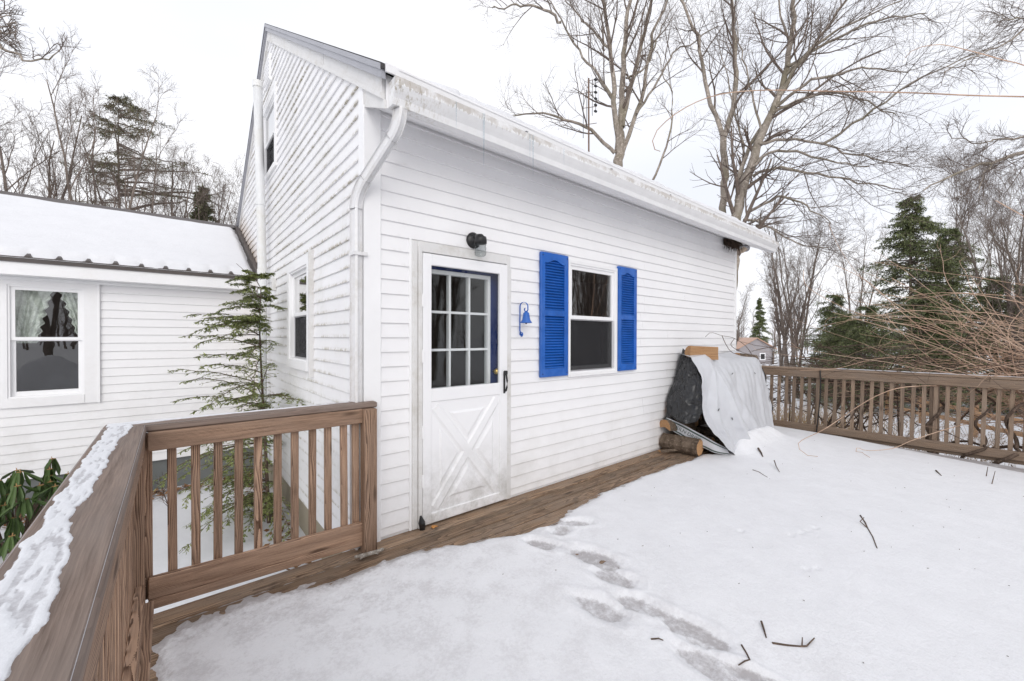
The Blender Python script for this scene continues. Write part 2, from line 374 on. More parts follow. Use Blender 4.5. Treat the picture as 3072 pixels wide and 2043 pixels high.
M_brass = plain('brass', (0.55, 0.38, 0.12), 0.3, 0.1, 10, metal=1.0)
M_steel = plain('grey_metal', (0.45, 0.45, 0.47), 0.4, 0.1, 10, metal=0.6)
M_drip = plain('grey_drip_edge', (0.36, 0.365, 0.40), 0.45, 0.06, 4)
M_shingle = plain('dark_shingle', (0.055, 0.052, 0.055), 0.9, 0.3, 30, bump=0.5)
M_roofmetal = plain('brown_metal_roof', (0.075, 0.062, 0.058), 0.45, 0.15, 6)
M_conc = plain('grey_concrete', (0.17, 0.18, 0.18), 0.9, 0.12, 5, dirt=(0.10, 0.11, 0.08), dirt_amt=0.5, bump=0.3)
M_tanconc = plain('tan_concrete', (0.33, 0.29, 0.22), 0.9, 0.12, 5, dirt=(0.16, 0.15, 0.09), dirt_amt=0.5, bump=0.3)
M_room = plain('room_wall', (0.16, 0.135, 0.11), 0.9, 0.1, 2)
M_glass = glass_material('window_glass', k=4.0, wob=0.010)
M_doorglass = glass_material('storm_glass', k=1.1, wob=0.015)
M_screen = screen_material('insect_screen')
M_jar = glass_material('jar_glass', (0.8, 0.82, 0.82), 2.6, 0.2, 40)
M_ice = glass_material('ice', (0.90, 0.93, 0.95), 2.2, 0.3, 40)
M_curtain = plain('sage_curtain', (0.58, 0.62, 0.56), 0.9, 0.25, 22, bump=0.3)
M_deck = wood('deck_wood', (0.085, 0.050, 0.030), (0.40, 0.270, 0.175), (0.26, 0.205, 0.16), 0.55, 60, dirt=0.6, bri=(0.75, 1.15))
M_rail = wood('railing_wood', (0.085, 0.043, 0.025), (0.52, 0.345, 0.24), (0.29, 0.21, 0.16), 0.36, 62, bri=(0.8, 1.2))
M_cap = wood('cap_wood', (0.115, 0.082, 0.066), (0.27, 0.205, 0.17), (0.22, 0.18, 0.158), 0.65, 70, ra=0.12)
M_rail2 = wood('weathered_railing_wood', (0.105, 0.068, 0.044), (0.39, 0.285, 0.205), (0.26, 0.205, 0.165), 0.5, 60, bri=(0.75, 1.15))
M_split = wood('cedar_rail', (0.22, 0.11, 0.05), (0.50, 0.30, 0.16), (0.36, 0.27, 0.2), 0.3, 20)
M_logend = wood('split_log', (0.30, 0.14, 0.06), (0.60, 0.36, 0.18), (0.42, 0.28, 0.17), 0.2, 30)
M_logbark = bark('log_bark', (0.07, 0.05, 0.036), (0.21, 0.16, 0.12), None, 14)
M_snow = snow_material('snow')
M_decksnow = snow_material('deck_snow', attr='thick', col=(0.845, 0.848, 0.87), thin=(0.44, 0.42, 0.425), icy=True)  # base colour lightened beyond M_snow to make up for weaker light on deck
M_capsnow = snow_material('cap_snow', bump=0.22, attr='thick', col=(0.74, 0.75, 0.78), thin=(0.36, 0.35, 0.37))
M_tarp = plain('white_tarp', (0.57, 0.58, 0.61), 0.33, 0.06, 2, dirt=(0.47, 0.48, 0.50), dirt_amt=0.25, bump=0.04)
M_tarpblack = plain('black_tarp', (0.026, 0.027, 0.029), 0.27, 0.3, 6, bump=0.35)
def crease(mt, scale, strength):
    t = mt.node_tree; b = t.nodes['Principled BSDF']; tcn = t.nodes.new('ShaderNodeTexCoord'); nzz = t.nodes.new('ShaderNodeTexNoise'); nzz.inputs['Scale'].default_value = 3.0
    ad = t.nodes.new('ShaderNodeVectorMath'); ad.operation = 'ADD'; sc = t.nodes.new('ShaderNodeVectorMath'); sc.operation = 'SCALE'; sc.inputs['Scale'].default_value = 0.25
    vo = t.nodes.new('ShaderNodeTexVoronoi'); vo.feature = 'DISTANCE_TO_EDGE'; vo.inputs['Scale'].default_value = scale; bp = t.nodes.new('ShaderNodeBump'); bp.inputs['Strength'].default_value = strength; bp.inputs['Distance'].default_value = 0.03
    t.links.new(tcn.outputs['Object'], nzz.inputs['Vector']); t.links.new(nzz.outputs['Color'], sc.inputs[0]); t.links.new(tcn.outputs['Object'], ad.inputs[0]); t.links.new(sc.outputs[0], ad.inputs[1]); t.links.new(ad.outputs[0], vo.inputs['Vector'])
    t.links.new(vo.outputs['Distance'], bp.inputs['Height']); t.links.new(bp.outputs[0], b.inputs['Normal'])
crease(M_tarp, 3.2, 0.22); crease(M_tarpblack, 9.0, 0.8)
M_green = plain('dark_print', (0.045, 0.07, 0.062), 0.5, 0.15, 10)
M_nest = plain('straw_nest', (0.055, 0.035, 0.024), 0.95, 0.4, 40, bump=0.8)
M_bulb = plain('lamp_glass', (0.62, 0.50, 0.38), 0.25, 0.1, 10)
M_bark = bark('maple_bark', (0.20, 0.168, 0.140), (0.42, 0.37, 0.32), (0.13, 0.12, 0.05), 5)
M_twig = bark('twig_bark', (0.115, 0.088, 0.074), (0.22, 0.178, 0.152), None, 3)
M_farbark = bark('grey_bark', (0.115, 0.092, 0.078), (0.24, 0.20, 0.172), None, 3)
M_birch = bark('birch_bark', (0.30, 0.28, 0.27), (0.62, 0.60, 0.58), None, 4)
M_cane = plain('vine_cane', (0.52, 0.345, 0.245), 0.7, 0.35, 2.5, dirt=(0.64, 0.51, 0.39), dirt_amt=0.8)
M_vine = bark('vine_bark', (0.06, 0.042, 0.032), (0.16, 0.115, 0.088), None, 12)
M_needle = leafy('hemlock_needles', (0.075, 0.100, 0.040), (0.235, 0.265, 0.115))
M_needle2 = leafy('sapling_needles', (0.11, 0.140, 0.044), (0.31, 0.345, 0.125))
M_pine = leafy('pine_needles', (0.085, 0.085, 0.042), (0.20, 0.185, 0.10))
M_rhodo = leafy('rhododendron_leaf', (0.035, 0.070, 0.022), (0.11, 0.17, 0.052), 0.4)
M_bud = plain('leaf_stalk', (0.42, 0.24, 0.10), 0.7, 0.2, 20)
M_litter = leafy('dead_leaf', (0.16, 0.075, 0.035), (0.33, 0.19, 0.10), 0.9)
M_weed = leafy('dry_weed', (0.16, 0.11, 0.075), (0.36, 0.27, 0.18), 0.9)
M_orange = plain('orange_leaf', (0.55, 0.25, 0.07), 0.7, 0.2, 30)
M_greyhouse = plain('grey_house_wall', (0.31, 0.29, 0.30), 0.8, 0.05, 2)
M_copper = plain('copper_roof', (0.46, 0.29, 0.21), 0.5, 0.1, 3)
# ================================================================ ground
def ground_z(x, y):
    x = np.asarray(x, float); y = np.asarray(y, float)
    z = -0.60-0.40*sstep(4, 11, x)-0.5*sstep(12, 30, x)-1.6*sstep(30, 72, x)
    z = z+0.07*(fbm(x*0.35, y*0.35, 3)-0.5)*sstep(0.5, 3, np.hypot(x-2, y-3)-3)+0.6*(fbm(x*0.05+9, y*0.05, 5)-0.5)*sstep(8, 30, np.hypot(x, y))
    return z
def axis_pts(a, b, fine, far):
    inner = np.arange(a, b+1e-6, fine); g = 0.4*1.22**np.arange(0, 34)
    return np.unique(np.concatenate([a-np.cumsum(g), inner, b+np.cumsum(g)]).clip(-far, far))
gx = axis_pts(-8, 26, 0.4, 900); gy = axis_pts(-12, 14, 0.4, 900)
X, Y = np.meshgrid(gx, gy, indexing='ij'); Z = ground_z(X, Y)
def grid_faces(n, m):
    i = np.arange(n-1)[:, None]*m+np.arange(m-1)[None, :]
    return np.stack([i, i+m, i+m+1, i+1], -1).reshape(-1, 4)
me = fast_mesh('ground', np.stack([X, Y, Z], -1).reshape(-1, 3), grid_faces(len(gx), len(gy)), M_snow, True)
tag(obj('ground', me), 'snow covered ground around the house and deck', None, kind='structure')

# ================================================================ deck
def deck_z(y): return 0.025*np.minimum(y, 0)
deck = thing('deck', 'wooden deck of long boards half hidden under snow', None, (2.5, -1.8, 0)); deck['kind'] = 'structure'; del deck['label']
rng = random.Random(3)
yy = -0.004
k = 0
while yy > -3.9:
    w = 0.134; yc = yy-w/2; zt = float(deck_z(yc)); x1 = 6.45-0.26*max(0, (-yc-1.3)/1.5)+rng.uniform(-0.012, 0.012)
    board('plank', (-1.135 if yc > -9 else -1.1, yc, zt-0.019), (x1, yc, zt-0.019), w, 0.038, M_deck, deck, bev=0.004)
    yy -= 0.1445
M_joist = wood('joist_wood', (0.10, 0.06, 0.04), (0.24, 0.17, 0.12), (0.15, 0.12, 0.1), 0.4)
for x in (-1.10, 0.1, 1.3, 2.5, 3.7, 4.9, 6.0): board('joist', (x, 0.0, -0.14), (x, -3.85, -0.14-0.096), 0.04, 0.19, M_joist, deck, bev=0.003)
for x in (-1.05, 6.0):
    for y in (-0.1, -3.4): board('support_post', (x, y, -1.15), (x, y, -0.25), 0.09, 0.09, M_joist, deck, up=(1, 0, 0))

# ---------------------------------------------------------------- snow on the deck
nx, ny = 760, 380
sx = np.linspace(-1.13, 6.42, nx); sy = np.concatenate([np.linspace(-0.05, -2.5, 300), np.linspace(-2.52, -3.8, ny-300)])
SX, SY = np.meshgrid(sx, sy, indexing='ij')
edge = np.interp(SX, [-1.13, -0.95, -0.6, -0.29, 0.1, 0.35, 0.75, 1.0, 1.2, 1.5, 2.0, 2.5, 3.2, 3.9, 4.3, 4.7, 5.5, 5.8, 6.4],
                 [-0.30, -0.17, -0.20, -0.29, -0.335, -0.375, -0.46, -0.52, -0.55, -0.47, -0.425, -0.41, -0.425, -0.45, -0.62, -0.55, -0.52, -0.36, -0.30])
e = edge-SY+0.075*sstep(0.9, 0.0, SX)+0.03+0.10*(fbm(SX*3.1, SY*3.1, 11)-0.5)+0.06*(fbm(SX*14, SY*14, 12)-0.5)
el_ = SX+1.15-0.10*sstep(0.25, 0.5, -SY)*(fbm(SX*2, SY*2.2, 14))-0.05*(fbm(SX*11, SY*11, 15)-0.35)
right = (6.44-0.26*np.maximum(0, (-SY-1.3)/1.5))-SX
th = 0.037+0.018*(fbm(SX*0.9, SY*0.9, 21)-0.4)+0.006*(fbm(SX*7, SY*7, 22)-0.5)
soft = 0.16+0.06*sstep(1.3, -0.8, SX)
h = th*sstep(0.0, 1.0, e/soft)*sstep(0, 0.10, el_)*(0.35+0.65*sstep(0, 0.10, right))
# half-melted crust left of the door
crust = sstep(0.75, -0.2, SX)*sstep(0.85, 0.1, e)
h = h*(1-0.45*crust)+0.013*crust*(fbm(SX*26, SY*26, 23)-0.50)
# trampled steps from the door
for (fx, fy, ang, ln, wd, dp) in [(0.92, -0.76, -62, 0.15, 0.065, 0.85), (1.08, -1.10, -72, 0.21, 0.085, 0.95), (1.00, -1.30, -72, 0.14, 0.075, 0.7), (0.72, -1.42, -76, 0.17, 0.085, 0.72),
                                 (0.905, -1.54, -74, 0.16, 0.075, 0.8), (0.945, -1.80, -80, 0.18, 0.085, 0.78), (1.30, -0.68, -30, 0.18, 0.07, 0.85), (1.16, -0.72, -20, 0.10, 0.06, 0.8),
                                 (0.81, -1.98, -82, 0.20, 0.085, 0.7), (0.90, -2.12, -80, 0.12, 0.045, 0.95), (0.86, -2.4, -85, 0.17, 0.08, 0.8), (0.70, -2.3, -85, 0.17, 0.08, 0.7)]:
    ln *= 1.08; wd *= 1.12; a = math.radians(ang); dx = SX-fx; dy = SY-fy; u = dx*math.cos(a)+dy*math.sin(a); v = -dx*math.sin(a)+dy*math.cos(a)
    r = np.sqrt((u/ln)**2+(v/wd)**2)+0.45*(fbm(SX*9+fx*7, SY*9, 31)-0.5)+0.25*(fbm(SX*28, SY*28, 32)-0.5)
    ins = sstep(1.02, 0.62, r); low = 0.0140+0.010*(fbm(SX*22, SY*22, 37)-0.5)+0.014*(1-dp)
    h = np.where(h > low, h*(1-ins)+low*ins, h)+0.006*np.exp(-((r-1.25)/0.20)**2)*(h > 0.012)
for (fx, fy) in [(2.42, -1.80), (2.52, -1.84), (2.60, -1.86), (2.70, -1.88), (2.2, -1.55), (2.0, -2.0), (2.06, -2.04)]:
    h = h-0.008*np.exp(-(((SX-fx)/0.03)**2+((SY-fy)/0.018)**2))
trail = np.exp(-((SX-(0.98+0.08*np.sin(SY*5)))/0.30)**2)*sstep(-0.55, -0.9, SY); h = h*(1-0.18*trail)+0.005*trail*(fbm(SX*9, SY*9, 41)-0.5)
# drift against the tarp
dr = np.exp(-((SY+0.70)/0.13)**2)*sstep(4.05, 4.55, SX)*sstep(5.75, 5.25, SX)*(0.6+0.8*fbm(SX*3.3, SY*3, 51)); h = h+0.135*dr
h = h+0.05*np.exp(-((SY+0.85)/0.35)**2)*sstep(4.0, 4.6, SX)*sstep(6.0, 5.4, SX)
SZ = deck_z(SY)-0.010+h
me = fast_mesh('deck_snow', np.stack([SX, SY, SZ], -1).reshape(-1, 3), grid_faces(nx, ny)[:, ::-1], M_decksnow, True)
at_ = me.attributes.new('thick', 'FLOAT', 'POINT'); at_.data.foreach_set('value', np.clip((h-0.010)/0.020, 0, 1).astype(np.float32).ravel())
icy = np.clip(0.8*sstep(1.6, -0.2, SX)*(0.35+0.65*sstep(1.6, 0.2, e))+0.25*trail+0.12, 0, 1)
at_ = me.attributes.new('icy', 'FLOAT', 'POINT'); at_.data.foreach_set('value', icy.astype(np.float32).ravel())
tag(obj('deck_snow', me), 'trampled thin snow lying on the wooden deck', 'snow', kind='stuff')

# ================================================================ main house
house = thing('house', 'white vinyl sided house with steep gable, storm door and blue shutters', 'house', (3, 3.4, 0))
L_, D_, RY, RZ, SL = 6.02, 6.9, 3.45, 5.52, 0.646
def wall_panel(name, O, U, Nn, rect, holes, mat, parent, t=0.10, slope=None):
    """backing wall with rectangular holes, cut into boxes; u along U, outer face at the plane"""
    us = sorted({rect[0], rect[1]} | {h[0] for h in holes} | {h[1] for h in holes}); zs = sorted({rect[2], rect[3]} | {h[2] for h in holes} | {h[3] for h in holes})
    mb = MB()
    for a, b in zip(us, us[1:]):
        for c, d in zip(zs, zs[1:]):
            if any(h[0]-1e-6 <= a and b <= h[1]+1e-6 and h[2]-1e-6 <= c and d <= h[3]+1e-6 for h in holes): continue
            P = [Vector(O)+Vector(U)*u_-Vector(Nn)*n_+Vector((0, 0, z_)) for u_ in (a, b) for n_ in (0.002, t) for z_ in (c, d)]
            mb.add(P, [(0, 1, 3, 2), (4, 6, 7, 5), (0, 4, 5, 1), (2, 3, 7, 6), (0, 2, 6, 4), (1, 5, 7, 3)])
    return mb.build(name, mat, parent)
def plank_geom(O, U, Nn, u0, u1, z0, z1, lo, hi, u0t=None, u1t=None):
    """one siding course piece: lip at lo, back at hi"""
    O = Vector(O); U = Vector(U); Nn = Vector(Nn); u0t = u0 if u0t is None else u0t; u1t = u1 if u1t is None else u1t
    def d(z): return 0.0162-(0.0132)*(z-lo)/(hi-lo)
    def P(u, n, z): return O+U*u+Nn*n+Vector((0, 0, z))
    V = [P(u0, 0, z0), P(u1, 0, z0), P(u0, d(z0)-0.002, z0), P(u1, d(z0)-0.002, z0), P(u0, d(z0), z0+0.003), P(u1, d(z0), z0+0.003), P(u0t, d(z1), z1), P(u1t, d(z1), z1), P(u0t, 0, z1), P(u1t, 0, z1)]
    F = [(0, 1, 3, 2), (2, 3, 5, 4), (4, 5, 7, 6), (6, 7, 9, 8), (0, 2, 4, 6, 8), (1, 9, 7, 5, 3)]
    return V, F
def side_wall(wall, O, U, Nn, z_ref, zmin, zmax, umin, umax, rects, mat, seams, flip=False, roofline=None, seed=1):
    rr = random.Random(seed); k0 = math.floor((zmin-z_ref)/COURSE); z = z_ref+k0*COURSE
    while z < zmax-0.004:
        lo, hi = z, z+COURSE; a0, b0 = max(lo, zmin), min(hi, zmax)
        cuts = [(umin, umax, a0, b0)]
        for (ru0, ru1, rz0, rz1) in rects:
            new = []
            for (u0, u1, c, d) in cuts:
                if ru1 <= u0 or ru0 >= u1 or rz1 <= c or rz0 >= d: new.append((u0, u1, c, d)); continue
                if u0 < ru0: new.append((u0, ru0, c, d))
                if u1 > ru1: new.append((ru1, u1, c, d))
                if rz0 > c+0.004: new.append((max(u0, ru0), min(u1, ru1), c, rz0))
                if rz1 < d-0.004: new.append((max(u0, ru0), min(u1, ru1), rz1, d))
            cuts = new
        for (u0, u1, c, d) in cuts:
            parts = [(u0, u1)]
            if u1-u0 > 2.2 and seams: s = rr.choice(seams)+rr.uniform(-0.02, 0.02); parts = [(u0, s), (s+0.0015, u1)] if u0+0.3 < s < u1-0.3 else parts
            for (p, q) in parts:
                pt, qt, pb, qb = p, q, p, q
                if roofline is not None:
                    l0, r0 = roofline(c); l1, r1 = roofline(d)
                    pb, pt = max(p, l0), max(p, l1); qb, qt = min(q, r0), min(q, r1)
                    if qb-pb < 0.02: continue
                    if qt < pt: qt = pt = (qt+pt)/2
                V, F = plank_geom(O, U, Nn, pb, qb, c, d, lo, hi, pt, qt)
                if flip: F = [f[::-1] for f in F]
                pymesh('siding_plank', V, F, mat, wall)
        z = hi
FZ, SOF = -0.03, 2.963
def sof(y): return 2.972+0.455*y
# front wall: door and window openings
DOOR = (0.405, 1.207, 0.0, 2.03); WIN = (1.992, 2.792, 1.018, 2.175)
wf = wall_panel('front_wall', (0, 0, 0), (1, 0, 0), (0, -1, 0), (0, L_, -0.25, 3.03), [DOOR, WIN], M_trim, house)
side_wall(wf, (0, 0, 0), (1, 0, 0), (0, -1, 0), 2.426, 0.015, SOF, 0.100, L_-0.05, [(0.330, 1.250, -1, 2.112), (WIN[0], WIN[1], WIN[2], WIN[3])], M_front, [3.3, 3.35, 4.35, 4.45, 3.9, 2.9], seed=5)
# gable wall
GW1 = (1.36, 2.10, 1.17, 2.09); GW2 = (2.99, 3.75, 3.56, 4.43)
gable_poly = MB()
zl = lambda y: 3.08+SL*min(y, 2*RY-y)
us = [0.0, GW1[0], GW1[1], GW2[0], RY, GW2[1], D_]
for a, b in zip(us, us[1:]):
    spans = [(-0.25, None)]
    mid = (a+b)/2
    for hole in (GW1, GW2):
        if hole[0] <= mid <= hole[1]: spans = [(-0.25, hole[2]), (hole[3], None)]
    for c, d in spans:
        za, zb = (zl(a)+0.05, zl(b)+0.05) if d is None else (d, d)
        P = [(x, y, z) for x in (0.002, 0.10) for (y, z) in ((a, c), (b, c), (b, zb), (a, za))]
        gable_poly.add(P, [(0, 1, 2, 3), (4, 7, 6, 5), (0, 4, 5, 1), (2, 6, 7, 3), (1, 5, 6, 2), (0, 3, 7, 4)])
wg = gable_poly.build('gable_wall', M_trim, house)
CAS1 = (1.285, 2.185, 1.09, 2.17); CAS2 = (2.915, 3.825, 3.50, 4.52)
side_wall(wg, (0, 0, 0), (0, 1, 0), (-1, 0, 0), 2.426, -0.235, 5.4, 0.0, D_, [CAS1, CAS2, (3.28, 3.62, 4.72, 5.06)], M_gable, [1.3, 1.7, 2.15, 2.6, 2.9, 3.3], flip=True, roofline=lambda z: (max(0.0, (z-3.085)/SL), min(D_, 2*RY-(z-3.085)/SL)), seed=9)
# closing walls, foundation, attic floor
MB().box(L_-0.10, L_, 0.1, D_, -0.25, 3.3).build('side_wall', M_trim, house)
MB().add([(L_-0.1, 0.0, 2.9), (L_-0.1, D_, 2.9), (L_-0.1, RY, 5.3), (L_, 0.0, 2.9), (L_, D_, 2.9), (L_, RY, 5.3)], [(0, 2, 1), (3, 4, 5), (0, 3, 5, 2), (1, 2, 5, 4), (0, 1, 4, 3)]).build('side_gable', M_trim, house)
MB().box(0.1, L_-0.1, D_-0.1, D_, -0.25, 3.2).build('rear_wall', M_trim, house)
MB().box(0.1, L_-0.1, 0.1, D_-0.1, 2.52, 2.60).build('ceiling', M_room, house)
MB().box(0.1, L_-0.1, 0.1, D_-0.1, -0.20, -0.05).build('floor', M_room, house)
MB().box(0.101, L_-0.101, 2.6, 2.65, -0.05, 2.52).build('partition', M_room, house)
MB().box(0.03, L_-0.03, 0.04, D_-0.03, -1.3, -0.252).build('foundation', M_tanconc, house)
# corner boards
MB().box(-0.020, 0.100, -0.022, 0.0, -0.05, SOF, 0.003).box(-0.018, 0.0, 0.001, 0.085, -0.22, 3.12, 0.003).build('corner_board', M_clean, house)
MB().box(L_-0.05, L_+0.016, -0.018, 0.0, -0.05, SOF, 0.003).box(L_, L_+0.018, 0.001, 0.08, -0.2, 3.0, 0.003).build('corner_board', M_clean, house)
# roof slab
def roof_slab(y_e, z_e, y_r, z_r, t, x0, x1):
    return MB().add([(x, y, z+dz) for x in (x0, x1) for (y, z) in ((y_e, z_e), (y_r, z_r)) for dz in (-t, 0)], [(0, 1, 3, 2), (4, 6, 7, 5), (0, 4, 5, 1), (2, 3, 7, 6), (0, 2, 6, 4), (1, 5, 7, 3)])
EY = -0.40; EZ = RZ-SL*(RY-EY)
MB().box(-0.03, 6.52, EY-0.014, EY-0.001, EZ-0.050, EZ+0.001).build('eave_drip_edge', M_trim, house)
rf = roof_slab(EY, EZ, RY, RZ, 0.035, -0.055, 6.52).build('roof', M_shingle, house)
roof_slab(D_-EY, EZ, RY, RZ-0.001, 0.035, -0.055, 6.52).build('roof', M_shingle, house)
# rake boards on the gable: white board, grey drip strip
def rake(y0, y1, dz0, dz1, x0, x1, name, mat, mirror=False):
    f = (lambda y: 2*RY-y) if mirror else (lambda y: y)
    zf = lambda y: 3.08+SL*y
    mb = MB().add([(x, f(y), zf(y)+dz) for x in (x0, x1) for y in (y0, y1) for dz in (dz0, dz1)], [(0, 1, 3, 2), (4, 6, 7, 5), (0, 4, 5, 1), (2, 3, 7, 6), (0, 2, 6, 4), (1, 5, 7, 3)])
    return mb.build(name, mat, house)
for mir in (False, True):
    rake(-0.33, 1.52, -0.005, 0.030, -0.030, 0.0, 'rake_moulding', M_oldtrim, mir); rake(1.52, RY, -0.005, 0.030, -0.028, 0.0, 'rake_moulding', M_oldtrim, mir)
    rake(-0.33, 0.9, 0.030, 0.125, -0.022, 0.0, 'rake_board', M_oldtrim, mir); rake(0.901, RY, 0.030, 0.125, -0.024, 0.0, 'rake_board', M_oldtrim, mir)
    rake(-0.39, 2.2, 0.118, 0.1745, -0.052, -0.0221, 'drip_edge', M_drip, mir); rake(2.205, RY, 0.118, 0.1745, -0.050, -0.0221, 'drip_edge', M_drip, mir); rake(-0.395, RY, 0.165, 0.203, -0.0585, -0.0555, 'drip_flange', M_drip, mir)
# eave: soffit panels with a vent slot, fascia, return
def soffit(ya, yb, d0, d1, nm, mt): return MB().prism([(ya, sof(ya)+d0), (yb, sof(yb)+d0), (yb, sof(yb)+d1), (ya, sof(ya)+d1)], 0, 0.0, 6.45).build(nm, mt, house)
soffit(-0.030, -0.020, -0.006, 0.02, 'soffit', M_clean); soffit(-0.335, -0.050, -0.003, 0.02, 'soffit', M_clean); soffit(-0.050, -0.030, 0.010, 0.03, 'vent_slot', M_black)
q = MB(); xx = 0.06
while xx < 6.4: q.prism([(-0.051, sof(-0.051)-0.001), (-0.029, sof(-0.029)-0.001), (-0.029, sof(-0.029)+0.011), (-0.051, sof(-0.051)+0.011)], 0, xx, xx+0.016); xx += 0.055
q.build('vent_bars', M_clean, house)['kind'] = 'stuff'
MB().box(0.0, 6.45, -0.352, -0.335, 2.803, EZ-0.03).build('fascia', M_trim, house)
MB().prism([(-0.352, 2.795), (-0.0, 2.955), (0.0, 3.075), (-0.352, 2.85)], 0, -0.014, -0.001).build('eave_return', M_oldtrim, house)
# gutter (K profile)
prof = [(-0.353, 2.805), (-0.415, 2.805), (-0.425, 2.845), (-0.445, 2.875), (-0.462, 2.905), (-0.464, 2.950), (-0.452, 2.956), (-0.450, 2.945), (-0.456, 2.908), (-0.440, 2.880), (-0.418, 2.85), (-0.41, 2.812), (-0.358, 2.812), (-0.358, 2.95), (-0.353, 2.95)]
gut = MB().prism(prof, 0, 0.015, 6.53).build('gutter', M_gutter, house)
full = prof[:7]+[(-0.353, 2.95)]
for x in (0.011, 6.53): MB().prism(full, 0, x, x+0.004).build('end_cap', M_gutter, gut)
for x in (1.05, 2.1, 3.15, 4.2, 5.25, 6.2): MB().box(x-0.012, x+0.012, -0.466, -0.33, 2.9565, 2.960).build('gutter_hanger', M_steel, gut)
# downspout with two elbows
def spout(pts, w, d, name, parent, ups=None):
    V = []; F = []; P = [Vector(p) for p in pts]; n = 8
    for i, p in enumerate(P):
        t = ((P[min(i+1, len(P)-1)]-P[max(i-1, 0)])).normalized(); a = Vector((0, 1, 0)) if True else None
        side = t.cross(Vector((0.0, 0.0, 1.0))) if abs(t.z) < 0.9 else Vector((-0.28, 0.96, 0)).cross(t)
        side = Vector((0.96, 0.28, 0)); side = (side-t*side.dot(t)).normalized(); b = t.cross(side)
        for k in range(4):
            for dx in (-1, 1):
                ang = [(-1, -1), (1, -1), (1, 1), (-1, 1)][k]
                c = 0.012
                ox = ang[0]*d/2; oy = ang[1]*w/2
                if (k % 2 == 0) == (dx < 0): ox -= ang[0]*c
                else: oy -= ang[1]*c
                V.append(p+side*ox+b*oy)
        if i: F += [((i-1)*n+k, (i-1)*n+(k+1) % n, i*n+(k+1) % n, i*n+k) for k in range(n)]
    F += [tuple(range(n))[::-1], tuple(range(len(V)-n, len(V)))]
    return pymesh(name, V, F, M_spout, parent)
def crinkle(A, B, Cc, n=9, amp=0.004):
    """bend with pleats"""
    pts = []
    for i in range(n+1):
        t = i/n; p = Vector(A)*(1-t)**2+Vector(B)*2*t*(1-t)+Vector(Cc)*t*t; pts.append(p)
    return pts
dsp = spout([(-0.060, 0.005, -0.35), (-0.060, 0.005, 2.26)], 0.082, 0.060, 'downspout', house)
e1 = crinkle((-0.060, 0.005, 2.26), (-0.060, 0.005, 2.36), (-0.032, -0.085, 2.44)); e2 = crinkle((0.045, -0.315, 2.645), (0.068, -0.395, 2.70), (0.068, -0.395, 2.80))
spout(e1, 0.084, 0.062, 'elbow', dsp); spout([e1[-1], e2[0]], 0.080, 0.058, 'offset_pipe', dsp); spout(e2, 0.084, 0.062, 'elbow', dsp)
for z in (0.9, 1.95): MB().box(-0.094, -0.0, -0.045, 0.055, z, z+0.022).build('strap', M_spout, dsp)
# tall vent pipe on the gable wall
vp = MB().tube([(-0.10, 3.40, -0.55), (-0.092, 3.40, 2.06), (-0.118, 3.40, 3.4), (-0.142, 3.40, 4.70)], 0.052, 16).build('vent_pipe', M_pvc, house, True)
for z, x in ((4.66, -0.141), (3.15, -0.113), (2.25, -0.096)): MB().lathe([(0.054, -0.04), (0.059, -0.038), (0.059, 0.038), (0.054, 0.04)], (x, 3.40, z), 'z', 16).build('pipe_collar', M_pvc, vp, False)
MB().box(-0.05, -0.005, 2.98, 3.06, 1.98, 2.14, 0.004).build('vent_hood', M_oldtrim, house)
# gable louver vent
gv = MB().box(-0.03, 0.0, 3.28, 3.62, 4.72, 5.06, 0.004).build('gable_vent', M_clean, house)
for k in range(6): MB().box(-0.038, -0.029, 3.31, 3.59, 4.75+k*0.049, 4.775+k*0.049).build('louver', M_trim, gv)

